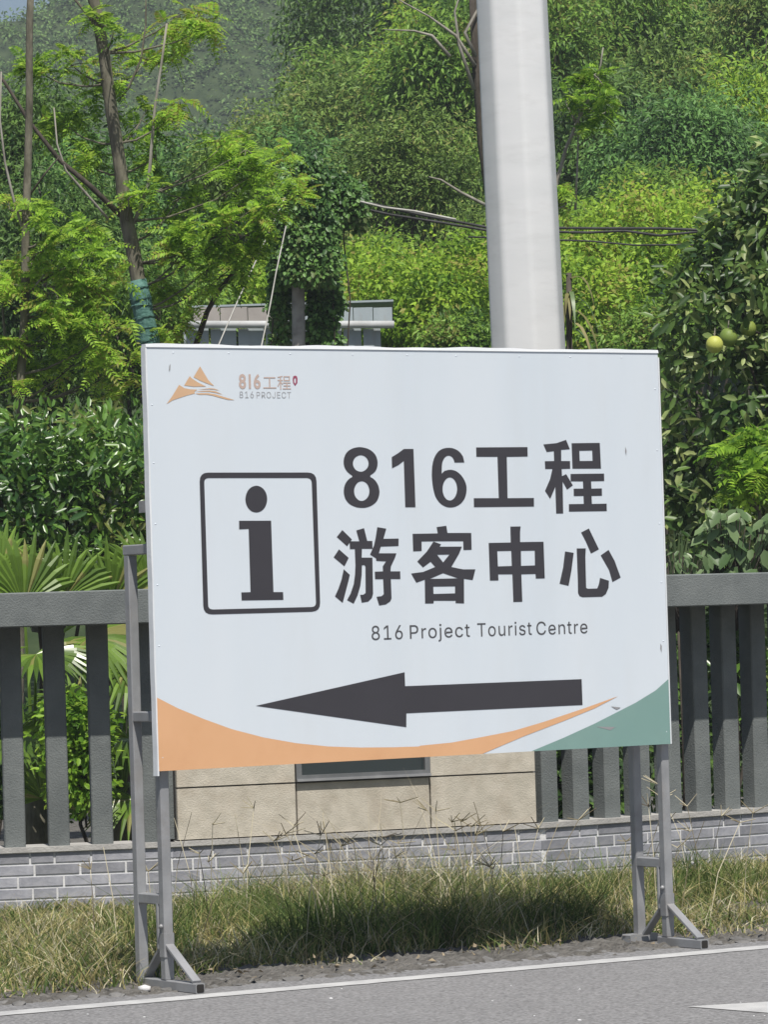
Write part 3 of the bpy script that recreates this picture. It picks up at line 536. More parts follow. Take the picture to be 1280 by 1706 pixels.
WORDS = {
 '816': [[[1212,-7],[1182,-4],[1154,3],[1128,15],[1106,31],[1086,51],[1071,74],[1059,101],[1052,130],[1050,162],[1051,187],[1057,212],[1066,239],[1079,268],[1099,302],[1123,340],[1238,509],[1308,509],[1137,261],[1132,261],[1137,270],[1143,279],[1151,288],[1160,295],[1170,302],[1182,307],[1194,311],[1207,313],[1221,314],[1251,312],[1278,305],[1302,295],[1323,280],[1341,262],[1356,240],[1366,215],[1373,187],[1375,157],[1373,127],[1366,98],[1354,73],[1338,50],[1319,30],[1296,14],[1271,3],[1243,-4],[1212,48],[1231,50],[1249,55],[1265,63],[1279,73],[1291,86],[1300,101],[1308,119],[1312,137],[1314,157],[1312,178],[1308,196],[1300,213],[1291,228],[1279,241],[1265,251],[1249,259],[1231,264],[1212,265],[1193,264],[1176,259],[1160,252],[1146,241],[1134,229],[1124,214],[1117,197],[1113,179],[1111,158],[1113,138],[1117,119],[1124,102],[1134,86],[1146,73],[1160,63],[1176,55],[1193,50],[570,0],[570,55],[884,55],[884,0],[769,509],[769,0],[705,0],[705,448],[702,448],[579,358],[579,427],[691,509],[226,-7],[193,-5],[163,1],[136,11],[111,25],[91,42],[74,62],[62,84],[54,109],[52,135],[53,156],[58,176],[65,195],[75,212],[87,228],[101,241],[117,252],[134,260],[153,265],[153,267],[129,276],[109,289],[93,308],[80,330],[73,354],[70,380],[73,405],[79,429],[90,450],[106,469],[124,485],[146,498],[170,508],[197,514],[226,516],[255,514],[282,508],[306,498],[328,485],[346,469],[361,450],[373,429],[379,405],[382,380],[379,354],[372,330],[359,308],[343,289],[323,276],[300,267],[300,265],[319,260],[335,252],[351,241],[365,228],[377,212],[387,195],[395,176],[399,156],[401,135],[398,109],[391,84],[378,62],[362,42],[341,25],[317,11],[289,1],[259,-5],[226,49],[248,50],[267,54],[285,60],[300,69],[313,79],[323,91],[331,106],[335,121],[337,139],[335,157],[330,173],[322,189],[312,202],[298,213],[283,223],[265,230],[247,234],[226,235],[206,234],[187,230],[169,223],[154,213],[140,202],[130,189],[122,173],[117,157],[115,139],[117,121],[121,106],[129,91],[139,79],[152,69],[167,60],[185,54],[205,50],[226,290],[244,291],[260,294],[274,300],[287,308],[298,318],[307,330],[314,344],[318,359],[319,376],[318,392],[314,407],[308,420],[299,432],[288,442],[275,449],[260,455],[244,459],[226,460],[208,459],[192,455],[177,449],[164,442],[153,432],[145,420],[138,407],[134,392],[133,376],[134,359],[138,344],[145,330],[154,318],[165,308],[178,300],[193,294],[209,291]],[[15,17,16],[15,23,17],[23,18,17],[14,23,15],[27,29,28],[26,29,27],[26,30,29],[25,30,26],[24,30,25],[24,31,30],[13,23,14],[23,31,24],[13,22,23],[18,31,23],[18,32,31],[13,21,22],[18,64,32],[64,33,32],[13,20,21],[13,19,20],[12,19,13],[18,65,64],[63,33,64],[18,66,65],[62,33,63],[62,34,33],[12,18,19],[12,66,18],[12,67,66],[61,34,62],[12,68,67],[60,34,61],[12,69,68],[59,34,60],[59,35,34],[11,69,12],[11,70,69],[58,35,59],[58,36,35],[11,71,70],[57,36,58],[10,71,11],[10,72,71],[56,36,57],[56,37,36],[9,72,10],[9,73,72],[55,37,56],[8,73,9],[8,74,73],[54,37,55],[54,38,37],[8,75,74],[53,38,54],[7,75,8],[53,39,38],[7,76,75],[52,39,53],[7,77,76],[51,39,52],[6,77,7],[51,40,39],[6,78,77],[50,40,51],[5,78,6],[5,79,78],[49,40,50],[49,41,40],[5,80,79],[48,41,49],[5,81,80],[47,41,48],[4,81,5],[4,46,81],[46,41,47],[46,42,41],[4,42,46],[3,42,4],[3,43,42],[2,43,3],[2,44,43],[1,44,2],[1,45,44],[0,45,1],[92,86,93],[92,90,86],[90,89,86],[89,87,86],[92,91,90],[88,87,89],[82,84,83],[82,85,84],[127,129,128],[126,129,127],[126,130,129],[125,130,126],[125,131,130],[124,131,125],[124,132,131],[123,132,124],[123,133,132],[122,217,123],[217,133,123],[217,216,133],[216,215,133],[215,134,133],[122,218,217],[214,134,215],[122,219,218],[213,134,214],[121,219,122],[213,135,134],[121,220,219],[212,135,213],[121,221,220],[211,135,212],[210,135,211],[121,222,221],[120,222,121],[210,136,135],[120,223,222],[209,136,210],[120,224,223],[208,136,209],[119,224,120],[208,137,136],[119,225,224],[207,137,208],[118,225,119],[207,138,137],[118,226,225],[206,138,207],[118,227,226],[205,138,206],[205,139,138],[117,227,118],[117,228,227],[204,139,205],[117,229,228],[203,139,204],[203,140,139],[116,229,117],[116,230,229],[202,140,203],[116,231,230],[201,140,202],[201,141,140],[115,231,116],[115,232,231],[200,141,201],[115,233,232],[199,141,200],[115,198,233],[198,141,199],[115,141,198],[115,142,141],[114,142,115],[114,143,142],[113,143,114],[112,143,113],[112,144,143],[111,144,112],[111,145,144],[110,145,111],[110,146,145],[109,146,110],[109,147,146],[108,180,109],[180,147,109],[180,148,147],[108,181,180],[179,148,180],[108,182,181],[178,148,179],[108,183,182],[177,148,178],[107,183,108],[177,149,148],[107,184,183],[176,149,177],[107,185,184],[175,149,176],[106,185,107],[175,150,149],[106,186,185],[174,150,175],[105,186,106],[174,151,150],[105,187,186],[173,151,174],[173,152,151],[104,187,105],[104,188,187],[172,152,173],[104,189,188],[171,152,172],[171,153,152],[103,189,104],[103,190,189],[170,153,171],[102,190,103],[170,154,153],[102,191,190],[169,154,170],[169,155,154],[101,191,102],[101,192,191],[168,155,169],[101,193,192],[167,155,168],[100,193,101],[167,156,155],[100,194,193],[166,156,167],[100,195,194],[165,156,166],[99,195,100],[165,157,156],[99,196,195],[164,157,165],[99,197,196],[163,157,164],[99,162,197],[162,157,163],[99,157,162],[98,157,99],[98,158,157],[98,159,158],[97,159,98],[96,159,97],[96,160,159],[95,160,96],[95,161,160],[94,161,95]]],
 'Project': [[[2529,379],[2529,327],[2331,327],[2331,379],[2390,471],[2451,471],[2451,98],[2452,83],[2455,70],[2461,61],[2469,55],[2481,51],[2495,50],[2500,50],[2505,50],[2510,51],[2516,52],[2522,53],[2527,54],[2538,2],[2532,0],[2525,-2],[2517,-3],[2509,-3],[2501,-4],[2493,-4],[2463,-1],[2438,7],[2417,21],[2402,41],[2393,64],[2390,93],[2097,-8],[2064,-5],[2033,3],[2006,16],[1982,35],[1962,58],[1945,85],[1933,116],[1926,150],[1923,187],[1926,225],[1933,260],[1945,291],[1962,318],[1982,341],[2006,360],[2033,374],[2064,382],[2097,384],[2115,384],[2132,381],[2149,377],[2165,371],[2180,364],[2194,356],[2207,346],[2219,335],[2229,322],[2238,308],[2245,293],[2251,277],[2192,262],[2189,272],[2185,281],[2180,289],[2174,297],[2167,304],[2159,311],[2151,316],[2141,321],[2131,325],[2121,328],[2109,329],[2097,330],[2073,328],[2052,321],[2034,310],[2019,296],[2007,278],[1998,258],[1991,236],[1987,212],[1986,187],[1987,163],[1991,139],[1998,117],[2007,97],[2019,80],[2034,66],[2052,55],[2073,49],[2097,46],[2109,47],[2121,49],[2132,52],[2142,55],[2151,60],[2160,66],[2168,73],[2175,80],[2181,89],[2186,98],[2190,107],[2194,117],[2252,102],[2247,86],[2239,70],[2231,56],[2220,43],[2209,32],[2196,21],[2181,12],[2166,5],[2150,-1],[2133,-5],[2115,-7],[1657,-8],[1622,-5],[1591,3],[1562,16],[1538,35],[1517,58],[1501,85],[1489,116],[1482,150],[1480,187],[1482,224],[1489,258],[1501,290],[1517,317],[1537,340],[1560,359],[1588,373],[1618,382],[1651,384],[1671,383],[1691,380],[1711,374],[1730,366],[1748,355],[1765,341],[1779,324],[1792,305],[1803,282],[1810,256],[1815,227],[1817,194],[1817,169],[1520,169],[1520,221],[1783,221],[1755,202],[1754,226],[1750,248],[1743,269],[1734,286],[1722,301],[1708,314],[1691,323],[1672,328],[1651,330],[1629,328],[1609,323],[1592,313],[1577,301],[1564,286],[1554,270],[1547,251],[1543,231],[1541,211],[1541,178],[1543,151],[1548,127],[1556,106],[1567,88],[1580,73],[1596,61],[1615,53],[1635,48],[1658,46],[1673,47],[1686,49],[1699,53],[1711,58],[1721,65],[1731,73],[1739,82],[1746,93],[1751,105],[1810,91],[1803,72],[1793,55],[1781,39],[1765,26],[1748,14],[1728,4],[1706,-3],[1683,-7],[1322,443],[1311,444],[1301,448],[1292,455],[1285,463],[1281,472],[1280,483],[1281,494],[1285,504],[1292,512],[1301,518],[1311,522],[1322,524],[1333,522],[1343,518],[1352,512],[1359,504],[1363,494],[1365,483],[1363,472],[1359,463],[1352,455],[1343,448],[1333,444],[1291,379],[1353,379],[1353,-30],[1351,-52],[1347,-72],[1340,-90],[1331,-106],[1318,-119],[1304,-129],[1286,-137],[1266,-141],[1243,-143],[1229,-143],[1229,-87],[1241,-87],[1257,-85],[1270,-80],[1279,-72],[1286,-61],[1290,-46],[1291,-29],[991,-8],[958,-5],[928,3],[900,16],[876,35],[856,58],[840,85],[828,116],[820,150],[818,187],[820,225],[828,260],[840,291],[856,318],[876,341],[900,360],[928,374],[958,382],[991,384],[1024,382],[1055,374],[1082,360],[1106,341],[1127,318],[1143,291],[1155,260],[1162,225],[1165,187],[1162,150],[1155,116],[1143,85],[1127,58],[1106,35],[1082,16],[1055,3],[1024,-5],[991,46],[1015,49],[1036,55],[1054,66],[1069,80],[1081,97],[1091,117],[1097,139],[1102,163],[1103,187],[1102,212],[1097,236],[1091,258],[1081,278],[1069,296],[1054,310],[1036,321],[1015,328],[991,330],[967,328],[947,321],[929,310],[914,296],[902,278],[892,258],[885,236],[881,212],[880,187],[881,163],[885,139],[892,117],[902,97],[914,80],[929,66],[947,55],[967,49],[537,0],[537,379],[596,379],[596,321],[600,321],[609,339],[621,354],[637,367],[655,377],[676,383],[698,385],[703,385],[708,385],[714,384],[719,384],[724,384],[728,384],[728,322],[725,323],[721,324],[714,324],[707,325],[699,326],[691,326],[674,324],[658,321],[644,315],[631,306],[619,296],[610,284],[604,269],[600,254],[598,237],[598,0],[60,0],[60,509],[235,509],[272,506],[305,499],[332,487],[356,471],[375,452],[390,430],[400,404],[407,377],[409,348],[407,318],[400,291],[390,265],[375,243],[356,223],[332,207],[305,195],[272,188],[235,186],[125,186],[125,0],[125,242],[233,242],[257,244],[279,248],[297,256],[312,266],[324,279],[333,294],[339,310],[343,328],[344,348],[343,367],[339,385],[333,402],[324,416],[312,428],[297,439],[279,446],[257,451],[232,452],[125,452]],[[31,5,4],[31,6,5],[2,0,3],[2,1,0],[31,7,6],[30,7,31],[30,8,7],[30,9,8],[29,9,30],[29,10,9],[29,11,10],[17,19,18],[16,19,17],[15,19,16],[29,12,11],[14,19,15],[13,19,14],[12,19,13],[29,19,12],[28,19,29],[27,19,28],[26,19,27],[26,20,19],[26,21,20],[25,21,26],[25,22,21],[25,23,22],[25,24,23],[49,51,50],[49,52,51],[48,52,49],[48,53,52],[48,54,53],[47,54,48],[47,55,54],[47,56,55],[46,56,47],[46,57,56],[46,58,57],[45,75,46],[75,58,46],[75,74,58],[74,59,58],[45,76,75],[73,59,74],[45,77,76],[72,59,73],[71,59,72],[71,60,59],[45,78,77],[70,60,71],[44,78,45],[69,60,70],[68,60,69],[44,79,78],[68,61,60],[67,61,68],[66,61,67],[44,80,79],[66,62,61],[43,80,44],[65,62,66],[64,62,65],[43,81,80],[64,63,62],[42,81,43],[42,82,81],[42,83,82],[41,83,42],[41,84,83],[40,84,41],[40,85,84],[40,86,85],[39,86,40],[39,87,86],[39,88,87],[104,106,105],[38,88,39],[103,106,104],[103,107,106],[102,107,103],[38,89,88],[101,107,102],[101,108,107],[37,89,38],[37,90,89],[100,108,101],[99,108,100],[99,109,108],[98,109,99],[37,91,90],[97,109,98],[36,91,37],[97,110,109],[96,110,97],[36,92,91],[95,110,96],[94,110,95],[36,93,92],[93,110,94],[36,110,93],[36,111,110],[35,111,36],[35,112,111],[35,113,112],[34,113,35],[34,114,113],[34,115,114],[33,115,34],[33,116,115],[33,117,116],[32,117,33],[135,137,136],[135,138,137],[134,138,135],[134,139,138],[134,140,139],[133,140,134],[133,141,140],[132,141,133],[132,142,141],[132,143,142],[131,163,132],[163,162,132],[162,143,132],[161,143,162],[160,143,161],[131,164,163],[160,144,143],[159,144,160],[131,165,164],[130,165,131],[158,144,159],[130,166,165],[158,145,144],[157,145,158],[130,167,166],[129,167,130],[129,168,167],[156,145,157],[156,146,145],[129,169,168],[155,146,156],[128,169,129],[155,147,146],[128,170,169],[154,147,155],[128,151,170],[151,171,170],[154,152,147],[152,148,147],[153,152,154],[127,151,128],[127,150,151],[171,152,151],[171,148,152],[172,148,171],[172,149,148],[126,150,127],[173,149,172],[126,149,150],[126,173,149],[126,174,173],[125,174,126],[125,175,174],[124,175,125],[124,176,175],[189,191,190],[188,191,189],[188,192,191],[124,177,176],[123,177,124],[187,192,188],[123,178,177],[186,192,187],[186,193,192],[185,193,186],[123,179,178],[184,193,185],[122,179,123],[184,194,193],[122,180,179],[183,194,184],[182,194,183],[122,181,180],[181,194,182],[122,194,181],[122,195,194],[121,195,122],[121,196,195],[120,196,121],[120,197,196],[120,198,197],[119,198,120],[119,199,198],[118,199,119],[244,225,224],[244,226,225],[243,226,244],[243,227,226],[242,227,243],[242,228,227],[241,228,242],[240,228,241],[240,229,228],[239,229,240],[238,229,239],[236,238,237],[236,229,238],[236,230,229],[236,231,230],[236,232,231],[236,233,232],[236,234,233],[236,235,234],[211,213,212],[210,213,211],[210,214,213],[209,214,210],[209,215,214],[208,215,209],[208,216,215],[207,216,208],[207,217,216],[206,217,207],[206,218,217],[205,218,206],[205,219,218],[204,219,205],[204,220,219],[203,220,204],[203,221,220],[202,221,203],[202,222,221],[201,222,202],[201,223,222],[200,223,201],[262,264,263],[261,264,262],[261,265,264],[260,265,261],[260,266,265],[259,266,260],[259,267,266],[258,267,259],[258,299,267],[299,268,267],[258,300,299],[298,268,299],[258,301,300],[297,268,298],[258,302,301],[296,268,297],[257,302,258],[296,269,268],[257,303,302],[295,269,296],[257,304,303],[294,269,295],[256,304,257],[294,270,269],[256,305,304],[293,270,294],[255,305,256],[293,271,270],[255,306,305],[292,271,293],[255,307,306],[291,271,292],[291,272,271],[254,307,255],[254,308,307],[290,272,291],[253,308,254],[253,309,308],[289,272,290],[289,273,272],[253,310,309],[288,273,289],[288,274,273],[252,310,253],[252,311,310],[287,274,288],[252,312,311],[286,274,287],[251,312,252],[286,275,274],[251,313,312],[285,275,286],[250,313,251],[285,276,275],[250,314,313],[284,276,285],[250,315,314],[283,276,284],[249,315,250],[283,277,276],[249,316,315],[282,277,283],[249,281,316],[281,277,282],[249,277,281],[248,277,249],[248,278,277],[247,278,248],[247,279,278],[246,279,247],[246,280,279],[245,280,246],[326,328,327],[326,329,328],[326,330,329],[326,331,330],[326,332,331],[326,333,332],[326,334,333],[325,334,326],[317,319,318],[317,320,319],[324,334,325],[323,334,324],[322,336,323],[336,335,323],[335,334,323],[321,340,322],[340,339,322],[339,338,322],[338,337,322],[337,336,322],[321,341,340],[321,342,341],[317,321,320],[317,348,321],[348,347,321],[347,346,321],[346,345,321],[345,344,321],[344,343,321],[343,342,321],[317,349,348],[317,350,349],[394,352,351],[353,352,394],[354,353,394],[355,354,394],[356,355,394],[357,356,394],[358,357,394],[393,358,394],[392,358,393],[359,358,392],[374,394,351],[359,392,391],[359,391,390],[359,390,389],[360,359,389],[360,389,388],[360,388,387],[361,360,387],[361,387,386],[361,386,385],[362,361,385],[362,385,384],[362,384,383],[363,362,383],[363,383,382],[364,363,382],[364,382,381],[364,381,380],[365,364,380],[365,380,379],[365,379,378],[366,365,378],[366,378,377],[366,377,376],[366,376,375],[367,366,375],[367,375,374],[372,374,351],[367,374,372],[368,367,372],[369,368,372],[370,369,372],[371,370,372],[373,372,351]]],
 'Tourist': [[[2508,379],[2508,327],[2311,327],[2311,379],[2369,471],[2431,471],[2431,98],[2432,83],[2435,70],[2441,61],[2449,55],[2460,51],[2475,50],[2479,50],[2484,50],[2490,51],[2496,52],[2501,53],[2506,54],[2518,2],[2511,0],[2504,-2],[2496,-3],[2488,-3],[2481,-4],[2473,-4],[2443,-1],[2417,7],[2397,21],[2381,41],[2372,64],[2369,93],[2082,-8],[2056,-7],[2033,-3],[2012,3],[1993,12],[1976,24],[1961,38],[1950,54],[1941,73],[1935,94],[1993,107],[2000,87],[2010,72],[2024,60],[2040,52],[2059,47],[2081,45],[2105,47],[2127,53],[2144,62],[2157,74],[2165,88],[2168,103],[2166,115],[2161,126],[2154,136],[2143,144],[2129,150],[2112,155],[2049,170],[2017,180],[1992,192],[1972,208],[1958,227],[1949,249],[1946,274],[1948,295],[1954,314],[1965,332],[1978,347],[1995,360],[2015,370],[2037,378],[2061,383],[2087,384],[2111,383],[2134,379],[2153,372],[2171,363],[2186,352],[2198,339],[2209,324],[2217,308],[2224,290],[2168,277],[2162,291],[2153,304],[2142,316],[2128,325],[2109,331],[2087,333],[2066,331],[2047,326],[2030,317],[2018,305],[2011,292],[2008,277],[2010,264],[2015,253],[2023,243],[2036,235],[2052,229],[2071,223],[2129,209],[2161,200],[2186,187],[2206,171],[2220,153],[2228,131],[2231,107],[2229,85],[2222,65],[2212,47],[2198,31],[2180,18],[2159,6],[2136,-2],[2110,-7],[1777,443],[1766,444],[1756,448],[1747,455],[1740,463],[1736,472],[1734,483],[1736,494],[1740,504],[1747,512],[1756,518],[1766,522],[1777,524],[1788,522],[1798,518],[1807,512],[1814,504],[1818,494],[1819,483],[1818,472],[1814,463],[1807,455],[1798,448],[1788,444],[1746,0],[1746,379],[1807,379],[1807,0],[1446,0],[1446,379],[1505,379],[1505,321],[1509,321],[1518,339],[1530,354],[1546,367],[1565,377],[1585,383],[1607,385],[1612,385],[1617,385],[1623,384],[1629,384],[1633,384],[1637,384],[1637,322],[1635,323],[1630,324],[1624,324],[1616,325],[1609,326],[1601,326],[1584,324],[1568,321],[1553,315],[1540,306],[1529,296],[1520,284],[1513,269],[1509,254],[1508,237],[1508,0],[1126,-5],[1102,-3],[1079,2],[1059,11],[1041,23],[1025,39],[1013,59],[1004,82],[998,109],[996,139],[996,379],[1057,379],[1057,144],[1060,117],[1068,94],[1081,75],[1098,61],[1119,53],[1144,50],[1161,51],[1178,55],[1193,62],[1206,71],[1218,83],[1227,97],[1234,113],[1238,132],[1240,153],[1240,379],[1301,379],[1301,0],[1242,0],[1242,92],[1251,92],[1238,60],[1221,35],[1201,17],[1178,5],[1153,-3],[696,-8],[663,-5],[633,3],[605,16],[581,35],[561,58],[545,85],[532,116],[525,150],[523,187],[525,225],[532,260],[545,291],[561,318],[581,341],[605,360],[633,374],[663,382],[696,384],[729,382],[760,374],[787,360],[811,341],[832,318],[848,291],[860,260],[867,225],[870,187],[867,150],[860,116],[848,85],[832,58],[811,35],[787,16],[760,3],[729,-5],[696,46],[720,49],[741,55],[759,66],[774,80],[786,97],[796,117],[802,139],[806,163],[808,187],[806,212],[802,236],[796,258],[786,278],[774,296],[759,310],[741,321],[720,328],[696,330],[672,328],[652,321],[634,310],[619,296],[606,278],[597,258],[590,236],[586,212],[585,187],[586,163],[590,139],[597,117],[606,97],[619,80],[634,66],[652,55],[672,49],[32,452],[32,509],[417,509],[417,452],[257,452],[257,0],[193,0],[193,452]],[[31,5,4],[31,6,5],[2,0,3],[2,1,0],[31,7,6],[30,7,31],[30,8,7],[30,9,8],[29,9,30],[29,10,9],[29,11,10],[17,19,18],[16,19,17],[15,19,16],[29,12,11],[14,19,15],[13,19,14],[12,19,13],[29,19,12],[28,19,29],[27,19,28],[26,19,27],[26,20,19],[26,21,20],[25,21,26],[25,22,21],[25,23,22],[25,24,23],[75,77,76],[75,78,77],[74,78,75],[74,79,78],[73,79,74],[73,80,79],[72,80,73],[72,81,80],[71,81,72],[71,82,81],[70,82,71],[70,92,82],[92,83,82],[70,93,92],[91,83,92],[69,93,70],[69,94,93],[90,83,91],[69,95,94],[89,83,90],[89,84,83],[69,96,95],[88,84,89],[68,96,69],[88,85,84],[68,97,96],[87,85,88],[67,97,68],[67,98,97],[86,85,87],[67,99,98],[66,99,67],[66,100,99],[66,101,100],[65,101,66],[65,102,101],[65,103,102],[65,104,103],[64,104,65],[64,105,104],[64,106,105],[63,106,64],[63,107,106],[62,107,63],[62,108,107],[61,108,62],[61,109,108],[60,109,61],[59,109,60],[59,110,109],[58,110,59],[57,110,58],[56,110,57],[56,111,110],[55,111,56],[54,111,55],[41,43,42],[54,112,111],[53,112,54],[40,43,41],[52,112,53],[40,44,43],[52,113,112],[51,113,52],[39,44,40],[39,45,44],[51,114,113],[50,114,51],[39,46,45],[38,46,39],[49,114,50],[38,47,46],[48,114,49],[48,115,114],[38,48,47],[38,115,48],[37,115,38],[37,116,115],[36,116,37],[36,117,116],[35,117,36],[35,118,117],[34,118,35],[34,119,118],[33,119,34],[33,32,119],[144,146,145],[144,147,146],[131,133,132],[130,133,131],[130,134,133],[129,134,130],[129,135,134],[128,135,129],[128,136,135],[127,136,128],[127,137,136],[126,137,127],[126,138,137],[125,138,126],[125,139,138],[124,139,125],[124,140,139],[123,140,124],[123,141,140],[122,141,123],[122,142,141],[121,142,122],[121,143,142],[120,143,121],[157,159,158],[157,160,159],[157,161,160],[157,162,161],[157,163,162],[157,164,163],[157,165,164],[156,165,157],[148,150,149],[148,151,150],[155,165,156],[154,165,155],[153,167,154],[167,166,154],[166,165,154],[152,171,153],[171,170,153],[170,169,153],[169,168,153],[168,167,153],[152,172,171],[152,173,172],[148,152,151],[148,179,152],[179,178,152],[178,177,152],[177,176,152],[176,175,152],[175,174,152],[174,173,152],[148,180,179],[148,181,180],[191,193,192],[191,194,193],[209,211,210],[209,212,211],[208,212,209],[191,195,194],[190,195,191],[207,215,208],[215,212,208],[190,196,195],[206,215,207],[189,196,190],[205,214,206],[214,215,206],[189,197,196],[205,216,214],[216,213,214],[216,212,215],[204,216,205],[188,197,189],[188,198,197],[203,216,204],[202,216,203],[188,199,198],[202,217,216],[213,212,216],[187,199,188],[201,217,202],[187,200,199],[200,217,201],[187,217,200],[186,217,187],[186,218,217],[185,218,186],[185,219,218],[184,219,185],[184,220,219],[183,220,184],[183,182,220],[238,240,239],[237,240,238],[237,241,240],[236,241,237],[236,242,241],[235,242,236],[235,243,242],[234,243,235],[234,275,243],[275,244,243],[234,276,275],[274,244,275],[234,277,276],[273,244,274],[234,278,277],[272,244,273],[233,278,234],[272,245,244],[233,279,278],[271,245,272],[233,280,279],[270,245,271],[232,280,233],[270,246,245],[232,281,280],[269,246,270],[231,281,232],[269,247,246],[231,282,281],[268,247,269],[231,283,282],[267,247,268],[267,248,247],[230,283,231],[230,284,283],[266,248,267],[229,284,230],[229,285,284],[265,248,266],[265,249,248],[229,286,285],[264,249,265],[264,250,249],[228,286,229],[228,287,286],[263,250,264],[228,288,287],[262,250,263],[227,288,228],[262,251,250],[227,289,288],[261,251,262],[226,289,227],[261,252,251],[226,290,289],[260,252,261],[226,291,290],[259,252,260],[225,291,226],[259,253,252],[225,292,291],[258,253,259],[225,257,292],[257,253,258],[225,253,257],[224,253,225],[224,254,253],[223,254,224],[223,255,254],[222,255,223],[222,256,255],[221,256,222],[293,295,294],[293,296,295],[300,296,293],[299,297,300],[297,296,300],[299,298,297]]],
